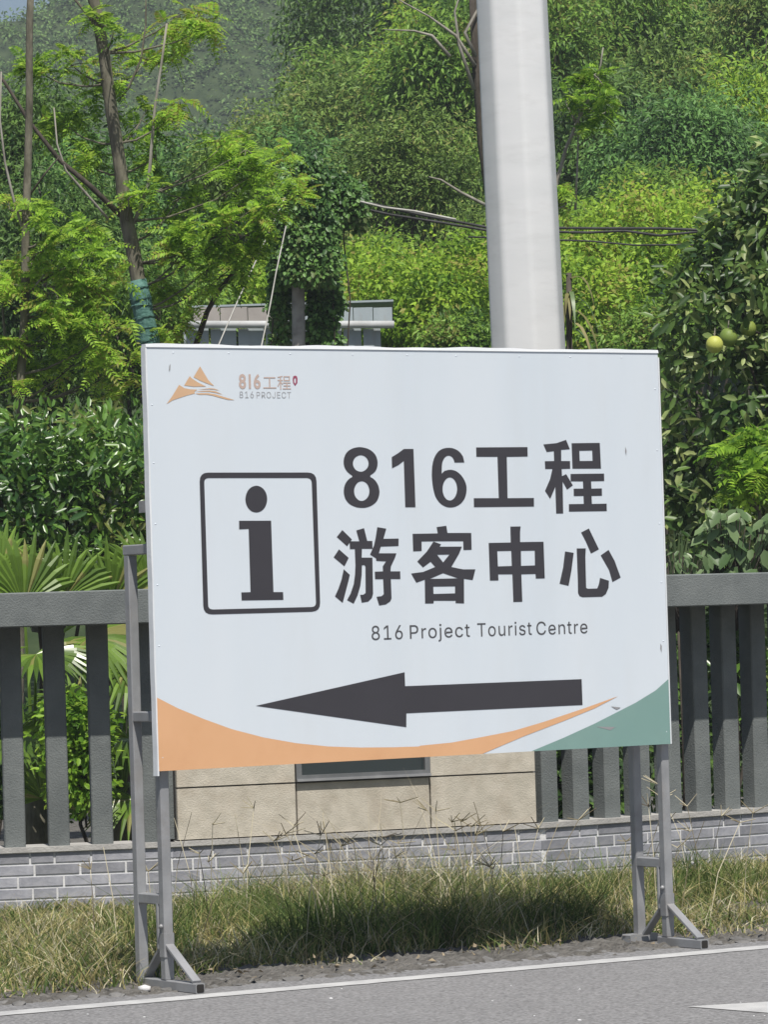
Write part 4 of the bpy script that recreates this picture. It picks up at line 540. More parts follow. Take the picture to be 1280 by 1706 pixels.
 'Centre': [[[2222,-8],[2187,-5],[2155,3],[2127,16],[2103,35],[2082,58],[2066,85],[2054,116],[2047,150],[2044,187],[2047,224],[2054,258],[2065,290],[2082,317],[2101,340],[2125,359],[2152,373],[2182,382],[2215,384],[2236,383],[2256,380],[2276,374],[2295,366],[2313,355],[2329,341],[2344,324],[2357,305],[2367,282],[2375,256],[2380,227],[2381,194],[2381,169],[2085,169],[2085,221],[2348,221],[2320,202],[2319,226],[2315,248],[2308,269],[2299,286],[2287,301],[2273,314],[2256,323],[2237,328],[2215,330],[2193,328],[2174,323],[2156,313],[2141,301],[2129,286],[2119,270],[2112,251],[2108,231],[2106,211],[2106,178],[2108,151],[2113,127],[2121,106],[2132,88],[2145,73],[2161,61],[2180,53],[2200,48],[2223,46],[2237,47],[2251,49],[2264,53],[2276,58],[2286,65],[2296,73],[2304,82],[2310,93],[2316,105],[2375,91],[2368,72],[2358,55],[2345,39],[2330,26],[2312,14],[2293,4],[2271,-3],[2247,-7],[1764,0],[1764,379],[1823,379],[1823,321],[1826,321],[1835,339],[1848,354],[1863,367],[1882,377],[1902,383],[1924,385],[1929,385],[1934,385],[1940,384],[1946,384],[1951,384],[1954,384],[1954,322],[1952,323],[1947,324],[1941,324],[1934,325],[1926,326],[1918,326],[1901,324],[1885,321],[1870,315],[1857,306],[1846,296],[1837,284],[1830,269],[1826,254],[1825,237],[1825,0],[1647,379],[1647,327],[1450,327],[1450,379],[1509,471],[1570,471],[1570,98],[1571,83],[1574,70],[1580,61],[1588,55],[1599,51],[1614,50],[1618,50],[1623,50],[1629,51],[1635,52],[1640,53],[1645,54],[1657,2],[1650,0],[1643,-2],[1636,-3],[1628,-3],[1620,-4],[1612,-4],[1582,-1],[1556,7],[1536,21],[1521,41],[1512,64],[1509,93],[1108,227],[1108,0],[1047,0],[1047,379],[1106,379],[1106,287],[1096,287],[1110,319],[1126,344],[1146,362],[1169,374],[1194,382],[1221,384],[1246,383],[1269,377],[1289,369],[1307,356],[1322,340],[1335,321],[1344,298],[1349,271],[1351,240],[1351,0],[1290,0],[1290,235],[1287,263],[1280,286],[1267,304],[1250,318],[1229,326],[1204,329],[1186,328],[1170,324],[1155,317],[1141,308],[1130,297],[1120,283],[1113,266],[1109,248],[762,-8],[727,-5],[695,3],[667,16],[643,35],[622,58],[606,85],[594,116],[587,150],[584,187],[587,224],[594,258],[605,290],[621,317],[641,340],[665,359],[692,373],[722,382],[755,384],[776,383],[796,380],[816,374],[835,366],[853,355],[869,341],[884,324],[897,305],[907,282],[915,256],[920,227],[921,194],[921,169],[625,169],[625,221],[888,221],[860,202],[858,226],[854,248],[848,269],[839,286],[827,301],[813,314],[796,323],[777,328],[755,330],[733,328],[714,323],[696,313],[681,301],[669,286],[659,270],[652,251],[647,231],[646,211],[646,178],[648,151],[652,127],[661,106],[671,88],[685,73],[701,61],[720,53],[740,48],[762,46],[777,47],[791,49],[804,53],[815,58],[826,65],[835,73],[844,82],[850,93],[856,105],[915,91],[908,72],[898,55],[885,39],[870,26],[852,14],[833,4],[811,-3],[787,-7],[267,-7],[225,-3],[186,7],[150,25],[119,49],[92,79],[70,115],[53,157],[44,203],[40,254],[44,305],[53,352],[70,393],[92,429],[119,459],[150,484],[186,501],[225,512],[267,516],[293,514],[317,511],[340,504],[362,496],[383,485],[402,471],[419,456],[435,438],[448,418],[459,397],[467,373],[473,348],[408,348],[404,365],[397,380],[389,395],[380,407],[369,418],[357,428],[344,437],[330,444],[315,449],[300,453],[284,455],[267,456],[237,453],[209,445],[184,432],[161,414],[141,391],[125,364],[113,332],[106,295],[103,254],[106,213],[113,177],[125,145],[141,117],[161,94],[184,76],[210,63],[237,56],[267,53],[284,54],[300,56],[315,60],[330,65],[344,72],[357,81],[369,90],[380,102],[389,114],[397,128],[404,144],[408,160],[473,160],[467,135],[459,112],[448,91],[435,71],[420,53],[402,38],[383,24],[363,13],[341,5],[317,-2],[293,-6]],[[17,19,18],[17,20,19],[16,20,17],[16,21,20],[16,22,21],[15,22,16],[15,23,22],[14,23,15],[14,24,23],[14,25,24],[13,45,14],[45,44,14],[44,25,14],[43,25,44],[42,25,43],[13,46,45],[42,26,25],[41,26,42],[13,47,46],[12,47,13],[40,26,41],[12,48,47],[40,27,26],[39,27,40],[12,49,48],[11,49,12],[11,50,49],[38,27,39],[38,28,27],[11,51,50],[37,28,38],[10,51,11],[37,29,28],[10,52,51],[36,29,37],[10,33,52],[33,53,52],[36,34,29],[34,30,29],[35,34,36],[9,33,10],[9,32,33],[53,34,33],[53,30,34],[54,30,53],[54,31,30],[8,32,9],[55,31,54],[8,31,32],[8,55,31],[8,56,55],[7,56,8],[7,57,56],[6,57,7],[6,58,57],[71,73,72],[70,73,71],[70,74,73],[6,59,58],[5,59,6],[69,74,70],[5,60,59],[68,74,69],[68,75,74],[67,75,68],[5,61,60],[66,75,67],[4,61,5],[66,76,75],[4,62,61],[65,76,66],[64,76,65],[4,63,62],[63,76,64],[4,76,63],[4,77,76],[3,77,4],[3,78,77],[2,78,3],[2,79,78],[2,80,79],[1,80,2],[1,81,80],[0,81,1],[91,93,92],[91,94,93],[91,95,94],[91,96,95],[91,97,96],[91,98,97],[91,99,98],[90,99,91],[82,84,83],[82,85,84],[89,99,90],[88,99,89],[87,101,88],[101,100,88],[100,99,88],[86,105,87],[105,104,87],[104,103,87],[103,102,87],[102,101,87],[86,106,105],[86,107,106],[82,86,85],[82,113,86],[113,112,86],[112,111,86],[111,110,86],[110,109,86],[109,108,86],[108,107,86],[82,114,113],[82,115,114],[147,121,120],[147,122,121],[118,116,119],[118,117,116],[147,123,122],[146,123,147],[146,124,123],[146,125,124],[145,125,146],[145,126,125],[145,127,126],[133,135,134],[132,135,133],[131,135,132],[145,128,127],[130,135,131],[129,135,130],[128,135,129],[145,135,128],[144,135,145],[143,135,144],[142,135,143],[142,136,135],[142,137,136],[141,137,142],[141,138,137],[141,139,138],[141,140,139],[159,161,160],[159,162,161],[158,162,159],[150,152,151],[150,154,152],[154,153,152],[158,163,162],[157,163,158],[157,164,163],[156,164,157],[156,165,164],[155,179,156],[179,165,156],[179,178,165],[178,166,165],[177,166,178],[155,180,179],[176,166,177],[155,181,180],[176,167,166],[154,181,155],[175,167,176],[154,182,181],[154,183,182],[174,167,175],[174,168,167],[154,184,183],[150,185,154],[185,184,154],[173,168,174],[173,169,168],[150,186,185],[172,169,173],[150,148,186],[172,170,169],[171,170,172],[150,149,148],[204,206,205],[204,207,206],[203,207,204],[203,208,207],[203,209,208],[202,209,203],[202,210,209],[201,210,202],[201,211,210],[201,212,211],[200,232,201],[232,231,201],[231,212,201],[230,212,231],[229,212,230],[200,233,232],[229,213,212],[228,213,229],[200,234,233],[199,234,200],[227,213,228],[199,235,234],[227,214,213],[226,214,227],[199,236,235],[198,236,199],[198,237,236],[225,214,226],[225,215,214],[198,238,237],[224,215,225],[197,238,198],[224,216,215],[197,239,238],[223,216,224],[197,220,239],[220,240,239],[223,221,216],[221,217,216],[222,221,223],[196,220,197],[196,219,220],[240,221,220],[240,217,221],[241,217,240],[241,218,217],[195,219,196],[242,218,241],[195,218,219],[195,242,218],[195,243,242],[194,243,195],[194,244,243],[193,244,194],[193,245,244],[258,260,259],[257,260,258],[257,261,260],[193,246,245],[192,246,193],[256,261,257],[192,247,246],[255,261,256],[255,262,261],[254,262,255],[192,248,247],[253,262,254],[191,248,192],[253,263,262],[191,249,248],[252,263,253],[251,263,252],[191,250,249],[250,263,251],[191,263,250],[191,264,263],[190,264,191],[190,265,264],[189,265,190],[189,266,265],[189,267,266],[188,267,189],[188,268,267],[187,268,188],[286,288,287],[286,289,288],[285,289,286],[285,290,289],[285,291,290],[284,291,285],[284,292,291],[284,293,292],[283,293,284],[283,294,293],[282,313,283],[313,312,283],[312,294,283],[311,294,312],[311,295,294],[310,295,311],[282,314,313],[309,295,310],[308,295,309],[282,315,314],[307,295,308],[307,296,295],[306,296,307],[282,316,315],[281,316,282],[305,296,306],[304,296,305],[304,297,296],[281,317,316],[303,297,304],[303,298,297],[302,298,303],[280,317,281],[280,318,317],[301,298,302],[301,299,298],[300,299,301],[280,319,318],[279,319,280],[279,320,319],[278,320,279],[278,321,320],[277,321,278],[277,322,321],[277,323,322],[276,323,277],[276,324,323],[341,343,342],[341,344,343],[275,324,276],[275,325,324],[340,344,341],[340,345,344],[339,345,340],[275,326,325],[274,326,275],[338,345,339],[338,346,345],[337,346,338],[274,327,326],[337,347,346],[336,347,337],[335,347,336],[273,327,274],[273,328,327],[334,347,335],[334,348,347],[333,348,334],[273,329,328],[332,348,333],[331,348,332],[273,330,329],[330,348,331],[330,349,348],[273,349,330],[272,349,273],[272,350,349],[271,350,272],[271,351,350],[271,352,351],[270,352,271],[270,353,352],[270,354,353],[269,354,270]]],
 'PROJECT': [[[3024,452],[3024,509],[3409,509],[3409,452],[3249,452],[3249,0],[3184,0],[3184,452],[2709,-7],[2667,-3],[2628,7],[2592,25],[2560,49],[2533,79],[2511,115],[2495,157],[2485,203],[2482,254],[2485,305],[2495,352],[2511,393],[2533,429],[2560,459],[2592,484],[2628,501],[2667,512],[2709,516],[2734,514],[2759,511],[2782,504],[2804,496],[2825,485],[2844,471],[2861,456],[2876,438],[2889,418],[2900,397],[2909,373],[2915,348],[2850,348],[2845,365],[2839,380],[2831,395],[2822,407],[2811,418],[2799,428],[2786,437],[2772,444],[2757,449],[2741,453],[2725,455],[2709,456],[2679,453],[2651,445],[2625,432],[2602,414],[2583,391],[2567,364],[2555,332],[2548,295],[2545,254],[2548,213],[2555,177],[2567,145],[2583,117],[2603,94],[2626,76],[2651,63],[2679,56],[2709,53],[2725,54],[2741,56],[2757,60],[2772,65],[2786,72],[2799,81],[2811,90],[2822,102],[2831,114],[2839,128],[2845,144],[2850,160],[2915,160],[2909,135],[2901,112],[2890,91],[2877,71],[2861,53],[2844,38],[2825,24],[2804,13],[2782,5],[2759,-2],[2734,-6],[2043,0],[2043,509],[2356,509],[2356,452],[2108,452],[2108,286],[2339,286],[2339,229],[2108,229],[2108,57],[2358,57],[2358,0],[1732,-7],[1690,-2],[1653,11],[1622,33],[1599,63],[1585,100],[1580,145],[1580,173],[1644,173],[1644,145],[1647,117],[1655,93],[1668,74],[1686,61],[1707,53],[1732,50],[1756,53],[1777,61],[1795,74],[1808,93],[1816,117],[1819,145],[1819,509],[1883,509],[1883,145],[1878,100],[1864,63],[1841,33],[1810,11],[1774,-2],[1240,-7],[1198,-3],[1160,7],[1124,25],[1092,49],[1065,79],[1043,115],[1027,157],[1017,203],[1014,254],[1017,305],[1027,352],[1043,393],[1065,429],[1092,459],[1124,484],[1160,501],[1198,512],[1240,516],[1283,512],[1321,501],[1357,484],[1389,459],[1415,429],[1437,393],[1454,352],[1463,305],[1466,254],[1463,203],[1454,157],[1437,115],[1415,79],[1389,49],[1357,25],[1321,7],[1283,-3],[1240,53],[1270,55],[1297,63],[1323,76],[1346,94],[1366,116],[1382,144],[1394,176],[1401,213],[1404,254],[1401,295],[1394,332],[1382,365],[1366,392],[1346,415],[1323,433],[1297,446],[1270,453],[1240,456],[1211,453],[1183,445],[1158,433],[1135,415],[1115,392],[1099,364],[1087,332],[1079,295],[1077,254],[1079,213],[1087,176],[1099,144],[1115,117],[1135,94],[1158,76],[1183,63],[1211,55],[545,0],[545,509],[720,509],[757,506],[790,500],[818,489],[841,473],[860,455],[875,433],[885,408],[892,381],[894,352],[892,323],[885,296],[875,271],[860,250],[841,232],[817,217],[789,206],[757,200],[720,198],[581,198],[581,255],[718,255],[743,256],[764,260],[782,267],[797,276],[809,287],[818,300],[825,316],[828,333],[830,352],[828,371],[825,389],[818,405],[809,419],[797,430],[782,440],[764,446],[742,451],[717,452],[609,452],[609,0],[838,0],[715,229],[787,229],[912,0],[60,0],[60,509],[235,509],[272,506],[305,499],[332,487],[356,471],[375,452],[390,430],[400,404],[407,377],[409,348],[407,318],[400,291],[390,265],[375,243],[356,223],[332,207],[305,195],[272,188],[235,186],[125,186],[125,0],[125,242],[233,242],[257,244],[279,248],[297,256],[312,266],[324,279],[333,294],[339,310],[343,328],[344,348],[343,367],[339,385],[333,402],[324,416],[312,428],[297,439],[279,446],[257,451],[232,452],[125,452]],[[0,2,1],[0,3,2],[7,3,0],[6,4,7],[4,3,7],[6,5,4],[25,27,26],[25,28,27],[24,28,25],[24,29,28],[24,30,29],[23,30,24],[23,31,30],[23,32,31],[22,32,23],[22,33,32],[21,52,22],[52,51,22],[51,33,22],[50,33,51],[50,34,33],[49,34,50],[21,53,52],[48,34,49],[47,34,48],[21,54,53],[46,34,47],[46,35,34],[45,35,46],[21,55,54],[20,55,21],[44,35,45],[43,35,44],[43,36,35],[20,56,55],[42,36,43],[42,37,36],[41,37,42],[19,56,20],[19,57,56],[40,37,41],[40,38,37],[39,38,40],[19,58,57],[18,58,19],[18,59,58],[17,59,18],[17,60,59],[16,60,17],[16,61,60],[16,62,61],[15,62,16],[15,63,62],[80,82,81],[80,83,82],[14,63,15],[14,64,63],[79,83,80],[79,84,83],[78,84,79],[14,65,64],[13,65,14],[77,84,78],[77,85,84],[76,85,77],[13,66,65],[76,86,85],[75,86,76],[74,86,75],[12,66,13],[12,67,66],[73,86,74],[73,87,86],[72,87,73],[12,68,67],[71,87,72],[70,87,71],[12,69,68],[69,87,70],[69,88,87],[12,88,69],[11,88,12],[11,89,88],[10,89,11],[10,90,89],[10,91,90],[9,91,10],[9,92,91],[9,93,92],[8,93,9],[94,98,95],[98,96,95],[98,97,96],[94,99,98],[94,102,99],[102,100,99],[102,101,100],[94,103,102],[94,104,103],[94,105,104],[127,129,128],[127,130,129],[112,114,113],[112,115,114],[111,115,112],[111,116,115],[126,130,127],[126,131,130],[111,117,116],[125,131,126],[110,117,111],[125,132,131],[124,132,125],[110,118,117],[110,119,118],[123,132,124],[123,133,132],[109,119,110],[109,120,119],[122,133,123],[109,121,120],[121,133,122],[109,133,121],[108,133,109],[108,134,133],[107,134,108],[107,135,134],[106,135,107],[153,155,154],[152,155,153],[152,156,155],[151,156,152],[151,157,156],[150,157,151],[150,158,157],[149,191,150],[191,190,150],[190,158,150],[190,189,158],[189,159,158],[188,159,189],[149,192,191],[187,159,188],[149,193,192],[186,159,187],[149,194,193],[186,160,159],[148,194,149],[185,160,186],[148,195,194],[147,195,148],[185,161,160],[184,161,185],[147,196,195],[183,161,184],[147,197,196],[146,197,147],[183,162,161],[182,162,183],[146,198,197],[145,198,146],[182,163,162],[181,163,182],[145,199,198],[144,199,145],[144,200,199],[180,163,181],[180,164,163],[144,201,200],[179,164,180],[143,201,144],[179,165,164],[143,202,201],[178,165,179],[142,202,143],[178,166,165],[142,203,202],[177,166,178],[142,204,203],[176,166,177],[141,204,142],[176,167,166],[141,205,204],[175,167,176],[175,168,167],[140,205,141],[140,206,205],[174,168,175],[140,207,206],[173,168,174],[140,172,207],[172,168,173],[140,168,172],[140,169,168],[139,169,140],[138,169,139],[138,170,169],[137,170,138],[137,171,170],[137,136,171],[208,230,209],[230,250,209],[250,210,209],[250,211,210],[250,212,211],[250,213,212],[250,214,213],[250,215,214],[250,249,215],[249,248,215],[248,216,215],[230,251,250],[247,216,248],[246,216,247],[245,216,246],[245,217,216],[244,217,245],[243,217,244],[243,218,217],[242,218,243],[241,218,242],[241,219,218],[240,219,241],[239,219,240],[239,220,219],[238,220,239],[238,221,220],[237,221,238],[236,221,237],[236,222,221],[235,222,236],[234,222,235],[234,223,222],[233,223,234],[232,223,233],[231,223,232],[208,229,230],[251,231,230],[251,253,231],[253,223,231],[253,224,223],[253,254,224],[254,225,224],[251,228,253],[228,252,253],[255,225,254],[226,255,225],[227,255,226],[228,255,227],[208,228,229],[208,251,228],[252,255,228],[299,257,256],[258,257,299],[259,258,299],[260,259,299],[261,260,299],[262,261,299],[263,262,299],[298,263,299],[297,263,298],[264,263,297],[279,299,256],[264,297,296],[264,296,295],[264,295,294],[265,264,294],[265,294,293],[265,293,292],[266,265,292],[266,292,291],[266,291,290],[267,266,290],[267,290,289],[267,289,288],[268,267,288],[268,288,287],[269,268,287],[269,287,286],[269,286,285],[270,269,285],[270,285,284],[270,284,283],[271,270,283],[271,283,282],[271,282,281],[271,281,280],[272,271,280],[272,280,279],[277,279,256],[272,279,277],[273,272,277],[274,273,277],[275,274,277],[276,275,277],[278,277,256]]],
}
CAP_H = 509
def print_word(w, u0, u1, v, cap, mat):
    co, fs = WORDS[w]; x0 = min(c[0] for c in co); x1 = max(c[0] for c in co)
    V = [sp(u0 + (x - x0) / (x1 - x0) * (u1 - u0), 0.0011, BZ + v + y / CAP_H * cap) for x, y in co]
    return link('lettering', make_mesh('lettering', V, fs, mat), sign)
for a in (('816', 0.9692, 1.1141, 0.4653, 0.0548), ('Project', 1.1474, 1.4309, 0.4656, 0.0525), ('Tourist', 1.4666, 1.7293, 0.4648, 0.0524), ('Centre', 1.7519, 2.0026, 0.4634, 0.0520)):
    print_word(*a, M['ink_grey'])
print_text('816', 0.4027, 0.4995, 1.4445, 0.0519, M['ink_tan'], 0.025)
print_text('工程', 0.5109, 0.6356, 1.4398, 0.054, M['ink_tan'], 0.0, True)
print_word('816', 0.4033, 0.4673, 1.4075, 0.0248, M['ink_lgrey'])
print_word('PROJECT', 0.4794, 0.6351, 1.4073, 0.0236, M['ink_lgrey'])
for pts in ([(2.105, 0.165), (2.135, 0.150), (2.155, 0.158), (2.135, 0.160)], [(2.03, 0.085), (2.10, 0.068), (2.125, 0.080), (2.09, 0.082)], [(2.10, 0.118), (2.17, 0.128), (2.13, 0.122)], [(2.22, 1.215), (2.226, 1.20), (2.224, 1.18), (2.219, 1.195)], [(2.365, 0.41), (2.372, 0.40), (2.370, 0.375), (2.364, 0.39)], [(0.098, 1.528), (0.104, 1.535), (0.102, 1.512), (0.096, 1.508)]):
    print_shape('scuff_mark', [[[(x * 2000, y * 2000) for x, y in pts]]], M['scratch'], 0.0018)

# steel stand: two front legs under the panel, two shorter rear legs, ties, feet
T2 = 0.0195
def tube_v(u, n, z0, z1, w=T2): return MB().bevel_box(sp(u, n, (z0 + z1) / 2), SU * w, SN * w, UZ * ((z1 - z0) / 2), 0.004)
def tube_n(u, n0, n1, z, w=T2): return MB().bevel_box(sp(u, (n0 + n1) / 2, z), SU * w, UZ * w, SN * ((n1 - n0) / 2), 0.004)
UL, UR, NF, NB = 0.045, 2.398, -0.053, -0.250
for U, ztop in ((UL, 1.65), (UR, 1.65)):
    spart('leg', tube_v(U, NF, 0.046, BZ + 1.5), M['steel'])
    spart('leg', tube_v(U, NB, 0.0, ztop), M['steel'])
    spart('leg_sleeve', tube_v(U, NF, 0.13, 0.22, 0.0225), M['steel'])
    for z in (ztop + 0.0, 1.035, 0.345):
        spart('tie_bar', tube_n(U, NB + T2 + 0.001 if z < 1.6 else NB - T2 - 0.003, NF - T2 - 0.001, z + (0.0205 if z > 1.6 else 0)), M['steel'])
    spart('brace', tube_v(U - 0.012, NF - 0.035, 0.16, 0.33, 0.009), M['steel'])
    ft = spart('foot_bar', tube_n(U, NB + T2 + 0.002 if U == UL else NF - 0.05, 0.19, 0.025), M['steel'])
    spart('tube_end_shade', tube_n(U, 0.1895, 0.1912, 0.025, 0.0155), M['hollow_shade'], ft)  # dark plate on the bar end paints the shaded opening
    for n1 in (0.165, NF - 0.155):
        a = sp(U, NF + (0.018 if n1 > 0 else -0.018), 0.175); b = sp(U, n1, 0.048); ax = (b - a); L = ax.length; ax.normalize(); side = ax.cross(SU).normalized()
        spart('foot_brace', MB().bevel_box((a + b) / 2, SU * 0.018, side * 0.006, ax * (L / 2), 0.002), M['steel'])
    kb = MB(); kb.add(*lump(sp(U - 0.024, NF, 0.245), (0.011, 0.011, 0.011), 5)); spart('bolt', kb, M['steel'], smooth=True)
stub = MB().bevel_box(sp(UR - 0.0, NB, 0.026), SU * 0.07, UZ * 0.0215, SN * 0.03, 0.004); spart('foot_block', stub, M['steel'])
fr2 = MB()                                                            # frame rails behind the panel
for z in (0.03, 0.8, 1.57): fr2.obox(sp(1.22, -0.047, BZ + z), SU * 1.15, SN * 0.015, UZ * 0.015)
spart('panel_frame', fr2, M['steel'])

# ------------------------------------------------------------------ foliage tools
def unit(a): return a / np.maximum(np.linalg.norm(a, axis=-1, keepdims=True), 1e-9)

def leaf_geo(P, A, Nn, ln, wd, shape='diamond', fold=0.25, droop=0.15):
    P = np.asarray(P, float); A = unit(np.asarray(A, float)); Nn = np.asarray(Nn, float)
    Nn = unit(Nn - A * (Nn * A).sum(-1, keepdims=True)); S = np.cross(A, Nn)
    ln = np.broadcast_to(np.asarray(ln, float), (len(P),))[:, None]; wd = np.broadcast_to(np.asarray(wd, float), (len(P),))[:, None]
    tip = P + A * ln - Nn * droop * ln
    n = len(P); b = np.arange(n)[:, None]
    if shape == 'diamond':
        Lp = P + A * ln * 0.42 + S * wd * 0.5 + Nn * fold * wd * 0.5; Rp = P + A * ln * 0.42 - S * wd * 0.5 + Nn * fold * wd * 0.5
        V = np.stack([P, Rp, tip, Lp], 1).reshape(-1, 3)
        Fc = (b * 4 + np.array([0, 1, 2, 0, 2, 3])).reshape(-1, 3)
    else:
        k1, k2 = 0.25, 0.66
        def q(k, s, wv): return P + A * ln * k + S * s * wd * wv + Nn * (fold * wd * wv - droop * ln * k * k)
        V = np.stack([P, q(k1, -1, .40), q(k2, -1, .44), tip, q(k2, 1, .44), q(k1, 1, .40)], 1).reshape(-1, 3)
        Fc = (b * 6 + np.array([0, 1, 2, 3, 0, 3, 4, 5])).reshape(-1, 4)
    return V, Fc

def clumped(centers, per, rc, ln, aspect, spread=0.9, up=0.7, hang=0.25, out_from=None, size_jit=0.35):
    """leaves gathered round clump centres"""
    C = np.repeat(np.asarray(centers, float), per, 0); n = len(C)
    rc = np.repeat(np.broadcast_to(np.asarray(rc, float), (len(centers),)), per)[:, None]
    D = unit(rng.normal(size=(n, 3))); R = rng.random((n, 1)) ** 0.45
    P = C + D * R * rc * np.array([1, 1, 0.75])
    A = D * 0.8 + rng.normal(size=(n, 3)) * spread * 0.5; A[:, 2] -= hang
    Nn = rng.normal(size=(n, 3)) * 0.42 + D * 0.30; Nn[:, 2] += up; Nn[:, 1] -= 0.55
    L = ln * (1 + size_jit * (rng.random(n) * 2 - 1))
    return P, A, Nn, L, L * aspect

def ellipsoid_clumps(c, r, n, shell=0.45, lobes=5, keep_back=0.45, seed=0):
    R_ = np.random.default_rng(seed)
    D = unit(R_.normal(size=(int(n * 2.2), 3)))
    D = D[(D[:, 1] < 0.25) | (R_.random(len(D)) < keep_back)][:n]
    lob = unit(R_.normal(size=(lobes, 3))); am = R_.uniform(-0.5, 0.35, lobes)
    mod = 1 + (np.maximum(0, D @ lob.T) ** 4 * am).sum(1)
    rr = (shell + (1 - shell) * R_.random(len(D)) ** 0.6) * mod
    return np.asarray(c) + D * rr[:, None] * np.asarray(r)

def limbs(mb, base, targets, r0_, r1_, join=0.35, n=6):
    for t in targets:
        a = Vector(base[0]).lerp(Vector(base[1]), random.uniform(join, 1.0))
        pts = wander(a, Vector(t), 5, 0.07)
        mb.tube(pts, [r0_ + (r1_ - r0_) * k / 5 for k in range(6)], 5)

PXM = lambda depth: depth / F_PX          # metres per photograph pixel at a depth

def broadleaf(name, px, depth, leaf, mat, n, label, cat='tree', aspect=0.42, per=16, rc=None, group=None, shell=0.45, up=0.7, hang=0.25, shape='diamond', bark='bark_dark', seed=None, droop=0.15, ry_mul=0.9, trunk_r=0.09, loose=0.08):
    cx, cy, rx, ry = px; k = PXM(depth); c = at(cx, cy, depth)
    gz = float(terrain(c.x, depth)); RX, RZ = rx * k, ry * k; RY = max(RX, RZ) * ry_mul
    RY = min(RY, 3.2)
    root = empty(name, (c.x, depth, gz), label, cat, group)
    seed = seed if seed is not None else int(abs(cx * 7 + cy * 13 + depth * 31))
    cen = ellipsoid_clumps(c, (RX, RY, RZ), n, shell, 14, 0.45, seed)
    cen = cen + rng.normal(size=cen.shape) * min(RX, RZ) * loose
    cen = cen[cen[:, 2] > gz + 0.05]
    P, A, Nn, L, W = clumped(cen, per, rc if rc else leaf * 2.4, leaf, aspect, up=up, hang=hang)
    V, Fc = leaf_geo(P, A, Nn, L, W, shape, droop=droop)
    top = Vector((c.x, c.y, max(c.z, gz + 0.3)))
    mb = MB(); mb.tube(wander((c.x, depth, gz - 0.1), top, 6, 0.04), [trunk_r * (1 - 0.1 * i) for i in range(7)], 7)
    idx = np.random.default_rng(seed + 1).choice(len(cen), min(14, len(cen)), replace=False)
    limbs(mb, ((c.x, depth, gz), top), [cen[i] for i in idx], trunk_r * 0.45, trunk_r * 0.08)
    mb.build('trunk', M[bark], root, smooth=True)
    link('crown', make_mesh('crown', V, Fc, M[mat]), root, kind='stuff')
    return root

# pinnate sprays: a rachis with paired leaflets
def sprays(cen, dirs, length, pairs, lf, lw, hang=0.35):
    P = []; A = []; Nn = []; L = []
    rach = []
    for c, d in zip(cen, dirs):
        c = np.asarray(c, float); d = unit(np.asarray(d, float)[None])[0]; l = length * rng.uniform(0.7, 1.25)
        nn = np.array([rng.normal() * .35, -0.45 + rng.normal() * .3, 1.0]); nn = unit((nn - d * (nn @ d))[None])[0]; s = np.cross(d, nn)
        for k in range(pairs):
            t = (k + 0.8) / pairs; p = c + d * l * t - np.array([0, 0, 1]) * hang * l * t * t
            f = 0.55 + 0.75 * math.sin(math.pi * min(1, 0.15 + t * 0.85))
            for sg in (-1, 1):
                P.append(p); A.append(s * sg + d * 0.45 - np.array([0, 0, 0.22])); Nn.append(nn + rng.normal(size=3) * 0.18); L.append(lf * f)
        rach.append((c, c + d * l * 0.5 - np.array([0, 0, hang * l * 0.25]), c + d * l - np.array([0, 0, hang * l])))
    L = np.array(L)
    V, Fc = leaf_geo(np.array(P), np.array(A), np.array(Nn), L, L * (lw / lf), 'diamond', 0.15, 0.1)
    return V, Fc, rach

